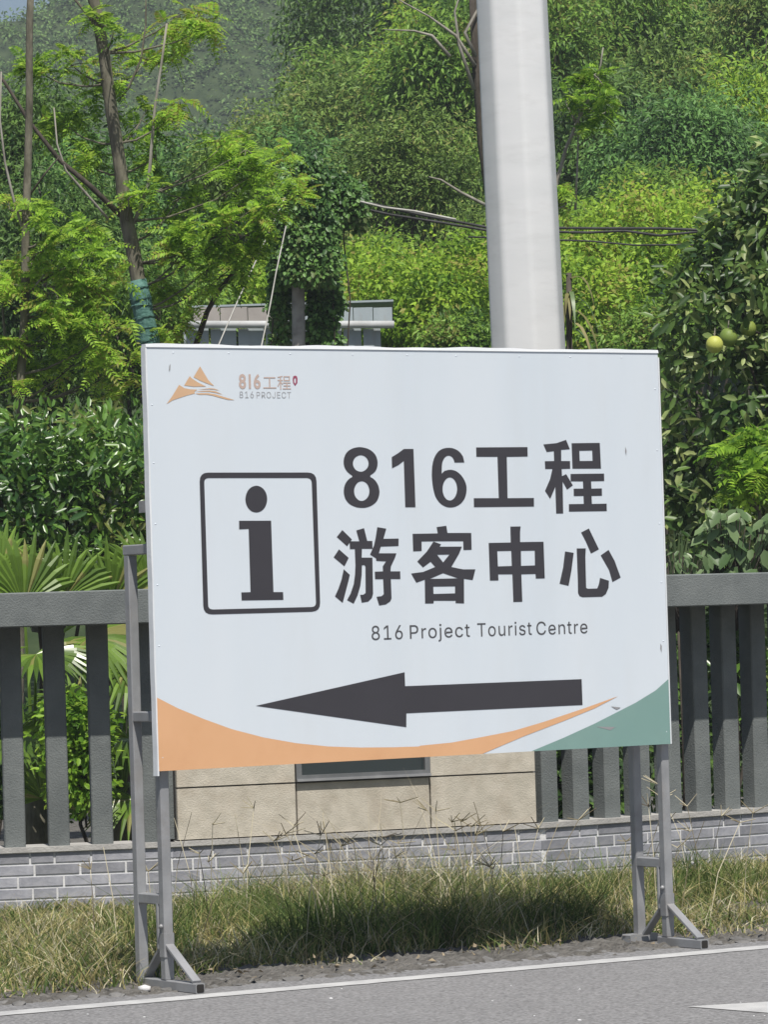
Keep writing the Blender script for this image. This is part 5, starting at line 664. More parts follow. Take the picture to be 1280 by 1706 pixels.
def pinnate_tree(name, label, depth, trunk_px, trunk_r, clumps, limbs_px, cat='tree', mat='lf_pinnate', length=0.17, lf=0.038, lw=0.017, pairs=8, bark='bark', per_px=0.30, limb_mat='bark_pale'):
    pts = [at(x, y, depth) for x, y in trunk_px]; base = pts[-1].copy()
    root = empty(name, (base.x, base.y, float(terrain(base.x, base.y))), label, cat)
    mb = MB(); m = len(pts)
    fine = []
    for i in range(m - 1):
        for t in (0, 0.5): fine.append(pts[i].lerp(pts[i + 1], t) + Vector((random.uniform(-.006, .006), random.uniform(-.01, .01), 0)))
    fine.append(pts[-1]); rr = [trunk_r[0] + (trunk_r[1] - trunk_r[0]) * i / (len(fine) - 1) for i in range(len(fine))]
    mb.tube(fine, rr, 9); mb.build('trunk', M[bark], root, smooth=True)
    lm = MB(); cen = []; dirs = []
    for line, r_a, r_b, mt in limbs_px:
        q = [at(x, y, depth + dz) for x, y, dz in line]; b2 = MB()
        b2.tube(q, [r_a + (r_b - r_a) * i / (len(q) - 1) for i in range(len(q))], 6)
        b2.build('branch', M[mt], root, smooth=True)
    k = PXM(depth)
    small = []
    for (x, y, r, dz) in clumps:
        for _ in range(4 if r > 30 else 2):
            a_ = random.uniform(0, 6.28); q_ = random.uniform(.15, 1.15) * r; small.append((x + math.cos(a_) * q_, y + math.sin(a_) * q_ * .8, r * random.uniform(.28, .55), dz + random.uniform(-.25, .25), (x, y, dz)))
        c = at(x, y, depth + dz); tr = min(fine, key=lambda p: (p - c).length + abs(p.z - (c.z - 0.3)) * 0.5)
        md = tr.lerp(c, .5) + Vector((0, 0, -.12 * (tr - c).length + random.uniform(-.03, .03)))
        if (tr - c).length < 1.0: lm.tube([tr, tr.lerp(md, .6), md.lerp(c, .35), c], [.010, .008, .0055, .003], 5)
    for (x, y, r, dz, pc) in small:
        c = at(x, y, depth + dz); lm.tube(wander(at(pc[0], pc[1], depth + pc[2]), c, 3, 0.08), [.004, .0035, .003, .002], 4)
        n = max(5, int(r * r * 0.036 * per_px / 0.30))
        for _ in range(n):
            d = unit(rng.normal(size=(1, 3)))[0]; d[2] = d[2] * 0.6 + 0.05
            cen.append(np.array(c) + unit(rng.normal(size=(1, 3)))[0] * rng.random() ** 0.5 * r * k * np.array([1, 1.1, 0.8])); dirs.append(d)
    lm.build('twigs', M[bark], root, smooth=True, kind='stuff')
    V, Fc, rach = sprays(cen, dirs, length, pairs, lf, lw)
    cr = link('crown', make_mesh('crown', V, Fc, M[mat]), root, kind='stuff')
    rb = MB()
    for a, b, c in rach: rb.tube([a, b, c], [0.003, 0.0025, 0.0012], 3, False)
    rb.build('leaf_stems', M[mat], cr, kind='stuff')
    return root

# ------------------------------------------------------------------ far hillside scrub
ns = 9500
X = rng.uniform(-46, 30, ns); Y = rng.uniform(205, 252, ns); Z = hill_h(X, Y)
C = np.stack([X, Y, Z + 0.25], 1)
size = rng.uniform(0.35, 0.95, ns)
P, A, Nn, L, W = clumped(C, 24, size, 0.24, 0.55, up=0.8)
V, Fc = leaf_geo(P, A, Nn, L, W)
link('hillside_scrub', make_mesh('hillside_scrub', V, Fc, M['lf_far']), label='hazy mass of scrub covering the distant hillside', cat='scrub', kind='stuff')

# ------------------------------------------------------------------ trees on the slope behind
G1 = 'trees on the wooded slope'
BL = [
 ('broadleaf_tree', (650, 40, 150, 120), 76, .17, 'lf_dark', 620, 'dark green tree at the top, between distant hill and white mast'),
 ('broadleaf_tree', (600, 250, 190, 120), 62, .15, 'lf_olive', 820, 'dull olive tree below the distant hill, left of the white mast'),
 ('broadleaf_tree', (745, 150, 110, 130), 58, .15, 'lf_mid', 560, 'feathery green tree directly left of the white mast near its top'),
 ('broadleaf_tree', (670, 290, 120, 85), 46, .095, 'lf_olive', 420, 'small yellowish green tree left of the white mast above the cables'),
 ('broadleaf_tree', (870, 210, 150, 230), 66, .16, 'lf_dark', 900, 'dark green tree mostly hidden behind the white mast'),
 ('broadleaf_tree', (1010, 80, 170, 150), 64, .16, 'lf_mid', 800, 'mid green tree at top right of the white mast'),
 ('broadleaf_tree', (1210, 80, 190, 180), 68, .17, 'lf_blue', 950, 'dark tree filling the top right corner'),
 ('broadleaf_tree', (1000, 290, 140, 150), 55, .14, 'lf_dark', 800, 'deep green tree with shaded hollow right of the mast sapling'),
 ('broadleaf_tree', (1150, 270, 150, 120), 50, .13, 'lf_blue', 720, 'cool green tree above the cables at the right'),
 ('broadleaf_tree', (1310, 260, 150, 180), 53, .14, 'lf_mid', 620, 'mid green tree at right edge above the pomelo tree'),
 ('broadleaf_tree', (720, 400, 150, 70), 50, .12, 'lf_olive', 480, 'shaded olive thicket below the cables left of the mast'),
 ('broadleaf_tree', (480, 350, 170, 110), 52, .13, 'lf_blue', 700, 'cool green tree behind the ivy covered pole'),
 ('broadleaf_tree', (300, 370, 150, 130), 48, .12, 'lf_blue', 620, 'cool green tree behind the netted trunk'),
 ('broadleaf_tree', (40, 260, 90, 150), 42, .10, 'lf_dark', 560, 'dark tree at the upper left edge'),
 ('broadleaf_tree', (70, 480, 170, 190), 37, .09, 'lf_dark', 900, 'shadowy tree behind the pinnate foliage at left'),
 ('broadleaf_tree', (250, 540, 150, 130), 36, .085, 'lf_mid', 620, 'leafy green tree behind the sign top left corner'),
]
for nm, px, dep, lf, mt, n, lb in BL:
    broadleaf(nm, px, dep, lf * .74, mt, int(n * .62), lb, group=G1, per=42, rc=lf * 3.3, shell=.62, loose=.2 if mt == 'lf_lime' else .14, hang=0.55 if mt in ('lf_mid', 'lf_blue', 'lf_dark') else 0.3, aspect=0.36)
EX = [
 ((560, 150, 70, 60), 66, .13, 'lf_mid', 200, 'small leafy crown at the foot of the distant hill'),
 ((470, 240, 80, 60), 60, .11, 'lf_olive', 220, 'olive scrub tree bordering the distant hill lower right'),
 ((700, 90, 70, 80), 60, .12, 'lf_lime', 130, 'thin pale green crown left of the mast near the top'),
 ((780, 310, 60, 80), 52, .10, 'lf_mid', 200, 'mid green growth against the left of the mast at cable height'),
 ((960, 400, 60, 60), 46, .09, 'lf_mid', 170, 'mid green tuft right of the mast at cable height'),
 ((1090, 150, 90, 70), 56, .12, 'lf_olive', 230, 'dull olive crown in the middle of the right hand woods'),
 ((1230, 190, 70, 80), 52, .11, 'lf_lime', 130, 'sparse light crown above the pomelo tree'),
 ((1080, 330, 80, 50), 47, .09, 'lf_mid', 200, 'leafy mid green crown just over the right cables'),
 ((930, 60, 70, 90), 58, .12, 'lf_mid', 190, 'mid green crown touching the right of the mast at top'),
 ((390, 300, 70, 60), 40, .08, 'lf_olive', 200, 'olive green crown left of the ivy top'),
 ((1260, 30, 80, 70), 60, .13, 'lf_olive', 170, 'olive crown in the far top right corner'),
 ((640, 440, 70, 50), 44, .08, 'lf_mid', 180, 'mid green patch between ivy and mast under the cables'),
 ((150, 330, 80, 90), 38, .08, 'lf_blue', 220, 'cool green crown behind the forked left branches'),
]
for px, dep, lf, mt, n, lb in EX:
    broadleaf('understorey_tree', px, dep, lf * .8, mt, int(n * .7), lb, group=G1, per=34, rc=lf * 3.0, loose=.2, aspect=.4, shell=.4, trunk_r=.05, hang=.4)
BU = [
 ((690, 520, 150, 85), 41, 'bright yellow green bush between the grey shed and white mast'),
 ((600, 470, 70, 50), 43, 'bright bush directly right of the ivy covered pole'),
 ((800, 500, 90, 100), 42, 'yellow green bush touching the left of the white mast'),
 ((1060, 460, 150, 110), 42, 'large lime bush right of the mast under the cables'),
 ((1160, 410, 100, 80), 43, 'lime bush beside the pomelo tree under the cables'),
 ((960, 530, 90, 90), 40, 'lime bush right behind the white mast foot'),
 ((420, 500, 130, 60), 40, 'lime bush above the grey shed roofline'),
]
for px, dep, lb in BU:
    broadleaf('bush', px, dep, .07, 'lf_lime', int(px[2] * px[3] * 0.045), lb, 'bush', group='lime bushes behind the sign', per=24, rc=.24, shell=0.6, aspect=0.5, trunk_r=0.04, loose=0.22)
broadleaf('bush', (1100, 560, 110, 60), 36, .06, 'lf_mid', 420, 'mid green bush just above the sign top right corner', 'bush', per=14, rc=.14, trunk_r=0.03)
broadleaf('bush', (760, 570, 70, 45), 37, .06, 'lf_mid', 240, 'small green bush just above the sign left of the mast', 'bush', per=14, rc=.14, trunk_r=0.03)

# bare trunk beside the mast
mb = MB(); mb.tube([at(x, y, 40) for x, y in ((850, 620), (838, 480), (822, 340), (806, 240), (797, 120), (788, -60))], [.085, .08, .07, .062, .06, .055], 8)
rt = empty('bare_tree', at(806, 620, 40), 'dark bare trunk with pale twigs close behind the white mast', 'tree')
mb.build('trunk', M['bark_dark'], rt, smooth=True)
for ln in (((792, 110), (760, 60), (715, 28), (655, -5)), ((790, 150), (765, 75), (758, 20), (770, -20)), ((793, 95), (775, 55), (800, 10)), ((750, 95), (720, 60), (690, 52), (640, 50)), ((815, 345), (770, 322), (735, 300), (715, 295))):
    b2 = MB(); b2.tube([at(x, y, 39.9) for x, y in ln], [.022, .017, .011, .006][:len(ln)], 5); b2.build('branch', M['bark_pale'], rt, smooth=True)

# ------------------------------------------------------------------ grey sheet-metal shed, ivy pole, cables
SHD = 33.0
shed = empty('sheet_metal_shed', at(490, 800, SHD), 'low blue grey sheet metal shed with white pipe above the sign', 'shed')
shed.location.z = 0
def sbox(x0, x1, y0, y1, dep, th): 
    a, b = at(x0, y0, dep), at(x1, y1, dep); m_ = (a + b) / 2
    return MB().obox((m_.x, m_.y + th / 2, m_.z), Vector((abs(b.x - a.x) / 2, 0, 0)), Vector((0, th / 2, 0)), Vector((0, 0, abs(a.z - b.z) / 2)))
for x0, x1, mt in ((322, 366.5, 'sheet_tan'), (367, 412.5, 'sheet_tan'), (413, 458.5, 'sheet_tan'), (459, 506.5, 'sheet'), (507, 556.5, 'sheet'), (557, 588.5, 'sheet'), (589, 621.5, 'sheet'), (622, 654, 'sheet')):
    sbox(x0, x1, 513, 537, SHD, 0.03).build('upper_sheet', M[mt], shed)
    o = sbox(x0, x1, 546, 1190, SHD - 0.02, 0.03).build('wall_sheet', M['sheet'], shed)
    sbox(x0 + 1, x0 + 3, 548, 1190, SHD - 0.026, 0.005).build('seam', M['sheet'], o)
mb = MB(); mb.tube([at(312, 541, SHD - .08), at(490, 541, SHD - .08), at(657, 541, SHD - .08)], .032, 12); mb.build('pipe', M['pipe'], shed, smooth=True)
a, b = at(322, 512, SHD), at(654, 512, SHD)
MB().obox(((a.x + b.x) / 2, SHD + 1.2, a.z + .004), Vector(((b.x - a.x) / 2 + .01, 0, 0)), Vector((0, 1.2, 0)), Vector((0, 0, .008))).build('roof', M['sheet'], shed)

IVD = 30.5
ip = at(498, 1100, IVD); cp = empty('concrete_pole', (ip.x, IVD, 0), 'weathered concrete pole showing through the ivy', 'pole')
mb = MB(); mb.tube([Vector((ip.x + .045, IVD, -.1)), at(498, 580, IVD), at(497, 470, IVD), at(495, 330, IVD), at(493, 275, IVD)], [.062, .052, .049, .045, .043], 14); mb.build('shaft', M['conc_pole'], cp, smooth=True)
cen = []
for _ in range(1900):
    y = random.uniform(268, 600); t = (y - 268) / 330
    half = 14 + 33 * math.sin(min(1, t * 3.2) * 1.57) ; half *= 1 - 0.22 * max(0, t - .25)
    half *= 1.15 if y > 462 else 1
    half *= 1 + 0.12 * math.sin(y * .09) + 0.08 * math.sin(y * .21 + 2)
    x = 509 + random.uniform(-1, 1) * half
    if y > 466 and 474 < x < 522: continue
    cen.append(np.array(at(x, y, IVD - 0.30 * math.sqrt(max(0, 1 - ((x - 512) / (half + 1)) ** 2)) * random.uniform(.3, 1) * (1 if y < 470 else .3) + (.12 if y > 470 else 0))))
for _ in range(220):
    t = random.random(); x = 560 + 40 * t; y = 318 + 26 * t + random.gauss(0, 14); cen.append(np.array(at(x, y, IVD + random.uniform(-.1, .1))))
iv = empty('ivy', (ip.x, IVD, 0), 'dense dark ivy mass smothering the concrete pole', 'ivy')
P, A, Nn, L, W = clumped(np.array(cen), 24, .075, .036, .72, up=0.45, hang=0.8, size_jit=.5); Nn[:, 1] -= 0.3
V, Fc = leaf_geo(P, A, Nn, L, W, 'oval'); link('foliage', make_mesh('foliage', V, Fc, M['lf_ivy']), iv, kind='stuff')
mb = MB()
for k in range(5):
    x = 463 + 18 * k
    if 470 < x < 526: x += 60
    mb.tube(wander(at(x, 300, IVD + .05), at(x + random.uniform(-10, 10), 1100, IVD + .05), 8, .02), .006, 4)
mb.build('vine_stems', M['bark_dark'], iv)
def cable(px, depths, r, mat, label):
    pts = [at(x, y, d) for (x, y), d in zip(px, depths)]; mb = MB(); fine = []
    for i in range(len(pts) - 1):
        for t in np.linspace(0, 1, 6, endpoint=False): fine.append(pts[i].lerp(pts[i + 1], t))
    fine.append(pts[-1]); mb.tube(fine, r, 6); mb.build(name_of[0], M[mat], None, label=label, cat='cable', smooth=True)
name_of = ['overhead_cable']
cable(((560, 330), (620, 340), (700, 358), (810, 379), (990, 381), (1100, 381), (1200, 385), (1330, 395)), [30.5] * 8, .011, 'cable', 'uppermost thick black cable running from ivy pole to pomelo tree')
cable(((560, 338), (650, 358), (740, 372), (810, 384), (980, 388), (1040, 385), (1100, 393), (1170, 386), (1330, 400)), [30.6] * 9, .010, 'cable', 'sagging black cable twisted just under the uppermost one')
cable(((780, 395), (980, 402), (1060, 409), (1140, 408), (1330, 412)), [31] * 5, .007, 'cable', 'thin lowest cable crossing right of the mast')
cable(((600, 336), (640, 346), (690, 352), (760, 366)), [30.3] * 4, .008, 'guy', 'short pale grey cable beside the ivy top')
name_of[0] = 'guy_wire'
cable(((491, 294), (416, 458), (388, 520), (358, 590), (320, 680)), [30.4, 29.9, 29.7, 29.5, 29.2], .0055, 'guy', 'pale slanting guy wire, the left one above the sign')
cable(((494, 296), (460, 455), (450, 510), (434, 585), (415, 680)), [30.4, 30.0, 29.9, 29.7, 29.5], .0055, 'guy', 'pale curved guy wire nearest the ivy pole')

# white mast
mast = empty('white_mast', at(920, 1385, 26), 'tall tapered octagonal white steel mast behind the sign', 'mast'); mast.location.z = 0
mb = MB(); rings = []
for (x, y, wpx) in ((822, -700, 112), (853, 0, 119.5), (881, 585, 125), (919, 1388, 132)):
    c = at(x, y, 26.0); rr = wpx / 2 * PXM(26) / 0.975; ring = []
    for k in range(8):
        a = rad(8.5 + 45 * k); p = Vector((math.cos(a), math.sin(a), 0)) * rr; q0 = Vector((math.cos(a - rad(45)), math.sin(a - rad(45)), 0)) * rr; q1 = Vector((math.cos(a + rad(45)), math.sin(a + rad(45)), 0)) * rr
        s0, s1 = p.lerp(q0, .16), p.lerp(q1, .16)
        for t in (0, .33, .67, 1.0): ring.append(c + s0 * (1 - t) ** 2 + p * (2 * t * (1 - t)) + s1 * t * t)
    rings.append(ring)
NR = 32; V = [v for r in rings for v in r]
mb.add(V, [(NR * i + k, NR * i + NR + k, NR * i + NR + (k + 1) % NR, NR * i + (k + 1) % NR) for i in range(3) for k in range(NR)] + [tuple(range(NR - 1, -1, -1)), tuple(range(3 * NR, 4 * NR))])
mb.f = [tuple(reversed(f)) for f in mb.f]
o = mb.build('shaft', M['white_pole'], mast, smooth=True)
c = at(919, 1380, 26); MB().obox((c.x, 26, .015), Vector((.42, 0, 0)), Vector((0, .42, 0)), Vector((0, 0, .02))).build('base_plate', M['steel'], mast)

# ------------------------------------------------------------------ pinnate trees at the left, sapling by the mast
D1 = 26.5
pinnate_tree('pinnate_tree', 'slender tree with green netting round its trunk behind the sign left corner', D1,
 [(140, -60), (158, 10), (172, 90), (186, 190), (201, 290), (213, 370), (226, 440), (238, 520), (251, 590), (270, 760), (285, 1000), (300, 1380)], (.036, .062),
 [(350, 45, 45, 0), (300, 25, 45, .2), (190, 50, 40, -.2), (245, 100, 40, .3), (170, 155, 45, .3), (235, 200, 45, .2), (300, 180, 35, 0), (110, 210, 45, .4), (140, 265, 40, .3), (260, 260, 40, .2), (215, 330, 30, -.3),
  (300, 330, 45, .1), (310, 410, 50, 0), (375, 390, 60, -.2), (425, 345, 50, -.2), (430, 285, 50, -.1), (370, 245, 40, .1), (345, 450, 45, 0), (285, 480, 45, .2), (290, 545, 38, .2), (470, 310, 32, -.2), (410, 250, 40, 0), (395, 440, 35, 0), (120, 110, 35, .4), (60, 120, 40, .3), (480, 260, 26, 0), (460, 360, 30, 0)],
 [([(207, 365, 0), (150, 310, -.05), (100, 268, -.1), (50, 205, -.1), (8, 138, -.1), (-30, 90, -.1)], .020, .008, 'bark_dark'),
  ([(180, 365, -.05), (150, 330, -.1), (110, 285, -.1), (95, 240, -.1), (90, 180, -.1)], .009, .005, 'bark_pale'),
  ([(223, 372, 0), (236, 340, -.03), (248, 305, -.05), (252, 250, -.05), (258, 180, -.05), (270, 100, -.05), (278, 40, -.05)], .016, .008, 'bark_pale'),
  ([(197, 170, 0), (215, 145, 0), (235, 100, 0), (243, 40, 0), (243, -20, 0)], .010, .004, 'bark'),
  ([(168, 60, 0), (150, 30, 0), (125, 0, 0), (110, -30, 0)], .014, .006, 'bark'),
  ([(318, 600, .3), (345, 520, .2), (365, 485, .1), (400, 440, 0), (450, 360, -.1)], .022, .010, 'bark_dark')], per_px=0.27)
mb = MB(); q = [at(x, y, D1) for x, y in ((228, 468), (234, 495), (241, 530), (248, 565), (256, 615))]
mb.tube(q, [.066, .072, .068, .073, .07], 10)
net = mb.build('trunk_netting', M['net'], bpy.data.objects['pinnate_tree'], smooth=True)
for y in (478, 497, 512, 530, 549, 566):
    c = at(228 + (y - 468) * .19, y, D1); b2 = MB(); b2.tube([c + Vector((.076 * math.cos(a), .076 * math.sin(a), .012 * math.sin(a * 1 + y))) for a in np.linspace(0, 6.28, 13)], .004, 4); b2.build('binding', M['net'], net)
pinnate_tree('pinnate_tree', 'thin pale trunked tree at the far left edge with bright drooping foliage', 25.0,
 [(52, -40), (50, 100), (47, 230), (45, 350), (42, 480), (38, 580), (35, 670), (33, 900), (32, 1330)], (.022, .032),
 [(85, 385, 50, -.1), (55, 430, 45, 0), (140, 425, 55, -.1), (175, 480, 50, 0), (110, 530, 60, -.1), (175, 555, 45, -.1), (55, 575, 45, .1), (10, 470, 40, 0), (120, 610, 50, .1), (190, 620, 40, .2), (15, 350, 35, .1), (90, 480, 45, -.2), (20, 620, 40, 0), (215, 590, 28, .1)],
 [([(40, 390, 0), (22, 330, -.05), (8, 270, -.05), (0, 200, -.05), (2, 120, -.05)], .010, .005, 'bark_pale'),
  ([(45, 490, 0), (60, 475, -.1), (85, 445, -.1)], .008, .004, 'bark_pale'),
  ([(20, 660, .2), (8, 560, .2), (-2, 430, .2)], .012, .006, 'bark'),
  ([(46, 330, 0), (75, 290, 0), (100, 260, 0)], .008, .004, 'bark_dark')], per_px=0.26)
pinnate_tree('sapling', 'young sapling with pale forked stem and fresh leaves right of the mast', 28.5,
 [(1004, 80), (1002, 112), (985, 160), (962, 205), (945, 245), (930, 295), (918, 350), (915, 600), (915, 1340)], (.005, .020),
 [(960, 130, 30, 0), (990, 125, 26, -.1), (940, 165, 26, 0), (1000, 170, 24, 0), (965, 185, 24, 0), (985, 215, 14, 0), (1015, 185, 14, 0), (930, 310, 20, 0), (945, 340, 22, .1)],
 [([(959, 350, 0), (962, 280, 0), (965, 190, 0), (975, 165, 0)], .009, .004, 'bark_pale'), ([(963, 245, 0), (975, 235, 0), (992, 225, 0)], .005, .003, 'bark')], lf=.045, per_px=0.5, bark='bark_pale')
sp_ = empty('strap_leaf_plant', (at(950, 1300, 27.2).x, 27.2, 0), 'half dried strap leaf plant at right side of the white mast', 'plant')
mb = MB(); mb.tube([at(950, 1384, 27.2), at(950, 700, 27.2), at(948, 455, 27.2)], [.03, .025, .02], 7); mb.build('stem', M['bark_dark'], sp_, smooth=True)
for k in range(16):
    y0 = random.uniform(450, 560); d = Vector((random.uniform(-.4, .9), random.uniform(-.8, .1), random.uniform(-.1, .5))).normalized()
    p = at(950, y0, 27.2); V = []; l = random.uniform(.22, .38); w = .016; s_ = d.cross(UZ).normalized()
    for i in range(6):
        t = i / 5; c = p + d * l * t * (1 - .35 * t) - UZ * l * .95 * t * t; ww = w * (1 - t ** 3) ; V += [c - s_ * ww, c + s_ * ww]
    b2 = MB(); b2.add(V, [(2 * i, 2 * i + 1, 2 * i + 3, 2 * i + 2) for i in range(5)]); b2.build('leaf', M['lf_dry' if k % 2 else 'lf_broad'], sp_, smooth=True)

# ------------------------------------------------------------------ plants close behind the fence
def one_leaf(name, mat, shape='oval', aspect=.45, fold=.3, droop=.2):
    V, Fc = leaf_geo([(0, 0, 0)], [(1, 0, 0)], [(0, 0, 1)], 1.0, aspect, shape, fold, droop); return make_mesh(name, V, Fc, M[mat], False)
def scatter_leaves(root, me, P, A, Nn, L):
    inv = Vector(root.location)
    for p, a, n, l in zip(P, A, Nn, L):
        a = Vector(a).normalized(); n = Vector(n); n = (n - a * n.dot(a)).normalized(); s = n.cross(a)
        o = bpy.data.objects.new('leaf', me); col.objects.link(o); o.parent = root
        p = Vector(p) - inv
        o.matrix_basis = Matrix(((a.x * l, s.x * l, n.x * l, p.x), (a.y * l, s.y * l, n.y * l, p.y), (a.z * l, s.z * l, n.z * l, p.z), (0, 0, 0, 1)))

# pomelo tree, right
PD = 25.0
pom = empty('pomelo_tree', (at(1330, 900, PD).x, PD, 0), 'pomelo tree with dark leathery leaves at the right edge', 'tree')
cen = []
while len(cen) < 900:
    x = random.uniform(1085, 1560); y = random.uniform(235, 930)
    top = 520 - (x - 1105) * 1.55 if x < 1290 else 235
    left = 1105 + 14 * math.sin(y * .035) if y < 640 else 1100
    if y < top + 14 * math.sin(x * .07) or x < left: continue
    e = min(1, (x - left) / 120, (y - top) / 120)
    cen.append(np.array(at(x, y, PD - random.uniform(-.5, .9) * e)))
cen = np.array(cen)
P, A, Nn, L, W = clumped(cen, 14, .17, .085, .42, up=0.5, hang=0.35)
V, Fc = leaf_geo(P, A, Nn, L, W, 'oval', droop=.2); link('foliage', make_mesh('foliage', V, Fc, M['lf_pomelo']), pom, kind='stuff')
front = cen[(cen[:, 1] < PD - .05) & (cen[:, 0] < 2.6)][:98]
P, A, Nn, L, W = clumped(front, 3, .17, .10, .42, up=0.5, hang=0.3); P[:, 1] -= .12
scatter_leaves(pom, one_leaf('pomelo_leaf', 'lf_pomelo1'), P, A, Nn, L)
mb = MB(); tb = Vector((pom.location.x, PD, -.1)); tt = at(1330, 560, PD)
mb.tube(wander(tb, tt, 6, .03), [.09, .085, .08, .07, .06, .05, .04], 8)
limbs(mb, (tb, tt), [cen[i] for i in range(0, len(cen), 22)], .025, .006, .45); mb.build('trunk', M['bark_dark'], pom, smooth=True)
def fruit(x, y, d, r, mt, label):
    V = []; Fc = []; nr, nsg = 10, 16; c = at(x, y, d)
    for i in range(nr + 1):
        th = math.pi * i / nr; z = math.cos(th); w = math.sin(th) * (1.0 - .06 * z); 
        if z > .9: z -= .05 * (z - .9) / .1
        for k in range(nsg): V.append((c.x + w * r * math.cos(6.2832 * k / nsg), c.y + w * r * math.sin(6.2832 * k / nsg), c.z + z * r * 1.02))
    Fc = [(i * nsg + k, (i + 1) * nsg + k, (i + 1) * nsg + (k + 1) % nsg, i * nsg + (k + 1) % nsg) for i in range(nr) for k in range(nsg)]
    ro = empty('pomelo_fruit', c, label, 'pomelo', 'pomelos on the tree')
    link('rind', make_mesh('rind', V, Fc, M[mt], True), ro)
    mb = MB(); mb.tube([c + Vector((0, 0, r * .95)), c + Vector((.004, .01, r * 1.35)), c + Vector((.01, .05, r * 1.9))], [.006, .004, .004], 5); mb.build('stem', M['bark'], ro)
fruit(1191, 574, 23.75, .052, 'fruit', 'pale yellow pomelo hanging lowest at left of the tree')
fruit(1214, 562, 24.15, .056, 'fruit_green', 'greener pomelo half behind the pale yellow one')
fruit(1247, 547, 24.25, .05, 'fruit_green', 'green shaded pomelo furthest right')

# hedge, left
HD = 23.2
hedge = empty('hedge_shrub', (at(110, 1000, HD).x, HD, 0), 'clipped dark glossy hedge shrub above the left fence', 'shrub')
cen = []
while len(cen) < 620:
    x = random.uniform(-90, 330); y = random.uniform(682, 1010); top = 690 + 10 * math.sin(x * .05) + 8 * math.sin(x * .13)
    if y < top: continue
    e = min(1, (y - top) / 60); cen.append(np.array(at(x, y, HD - random.uniform(0, .45) * e + random.uniform(0, .5))))
cen = np.array(cen)
P, A, Nn, L, W = clumped(cen, 14, .11, .072, .36, up=0.6, hang=-.1)
V, Fc = leaf_geo(P, A, Nn, L, W, 'oval', droop=.12); link('foliage', make_mesh('foliage', V, Fc, M['lf_hedge']), hedge, kind='stuff')
front = cen[cen[:, 1] < HD - .05][:80]
P, A, Nn, L, W = clumped(front, 3, .12, .085, .36, up=.6, hang=-.1); P[:, 1] -= .08
scatter_leaves(hedge, one_leaf('hedge_leaf', 'lf_hedge1', aspect=.36), P, A, Nn, L)
mb = MB()
for k in range(14):
    x = -60 + 27 * k; mb.tube(wander(Vector((at(x, 900, HD).x, HD + .2, -.05)), at(x + random.uniform(-20, 20), 760, HD), 6, .05), .012, 5)
mb.build('stems', M['bark_dark'], hedge, smooth=True)

# fan palms just behind the left fence
def fan(root, c, axis, face, R, nb=26, spread=205, mat='lf_palm'):
    """one pleated fan: blades radiating from the petiole end"""
    axis = Vector(axis).normalized(); face = Vector(face); face = (face - axis * face.dot(axis)).normalized(); side = axis.cross(face)
    V = []; Fc = []
    for k in range(nb):
        a = rad(-spread / 2 + spread * k / (nb - 1)) + random.uniform(-.02, .02); d = axis * math.cos(a) + side * math.sin(a); s_ = axis * -math.sin(a) + side * math.cos(a)
        l = R * (0.80 + .2 * math.cos(a * .9)) * random.uniform(.9, 1.06); w = R * rad(spread / nb) * .30; b = len(V); tipd = random.uniform(.05, .32)
        for t, ww in ((0.0, .05), (.35, .75), (.62, 1.0), (.85, .5), (1.0, .02)):
            q = Vector(c) + d * l * t + face * (.10 * l * math.sin(t * 2.2)) - UZ * (tipd * l * t ** 3)
            V += [q - s_ * w * ww, q + face * w * ww * .7, q + s_ * w * ww]
        for i in range(4):
            Fc += [(b + 3 * i, b + 3 * i + 1, b + 3 * i + 4, b + 3 * i + 3), (b + 3 * i + 1, b + 3 * i + 2, b + 3 * i + 5, b + 3 * i + 4)]
    return link('frond', make_mesh('frond', V, Fc, M[mat]), root)
def palm(x, depth, fans, label):
    gx = at(x, 1400, depth).x; root = empty('fan_palm', (gx, depth, 0), label, 'palm', 'fan palms behind the fence')
    mb = MB(); mb.tube([Vector((gx, depth, -.05)), Vector((gx + .01, depth, .25)), Vector((gx, depth, .5))], [.09, .1, .07], 9); mb.build('trunk', M['bark'], root, smooth=True)
    for (fx, fy, dz, ax, face, R) in fans:
        c = at(fx, fy, depth + dz); f = fan(root, c, ax, face, R)
        b2 = MB(); b2.tube([Vector((gx, depth, .45)), Vector((gx, depth, .45)).lerp(c, .55) + UZ * .08, c], [.012, .009, .007], 5); b2.build('petiole', M['lf_palm'], f)
palm(60, 21.7, [(40, 1010, 0, (-.5, -.1, 1), (.3, -.9, .3), .46), (105, 1000, .1, (-.15, .1, 1), (.2, -1, .3), .42), (0, 960, .2, (-.8, 0, .6), (.2, -1, .4), .40), (60, 1090, -.25, (.5, -.5, -.25), (.2, -.6, .9), .36), (20, 1230, -.2, (.7, -.4, -.3), (.1, -.5, 1), .36), (70, 1330, -.25, (.2, -.4, .8), (.3, -1, .3), .30), (-40, 1120, 0, (.5, -.3, .2), (0, -1, .5), .4)], 'fan palm at left edge with fronds fanning above the rail')
palm(205, 21.9, [(185, 1010, 0, (-.1, -.1, 1), (-.1, -1, .2), .42), (245, 975, .15, (-.45, 0, 1), (.4, -.9, .5), .40), (150, 1060, -.2, (.55, -.3, -.45), (.5, -.7, .6), .42), (215, 1110, -.25, (.3, -.5, -.8), (.6, -.7, .3), .40), (215, 1230, -.2, (-.6, -.5, -.1), (-.2, -.6, .9), .34), (225, 1330, -.25, (-.4, -.5, -.4), (-.3, -.6, .8), .34), (125, 1190, -.2, (-.7, -.3, .2), (.1, -.8, .6), .32), (265, 1060, .1, (.5, -.2, .6), (0, -1, .4), .36)], 'fan palm beside the rear leg of the sign')
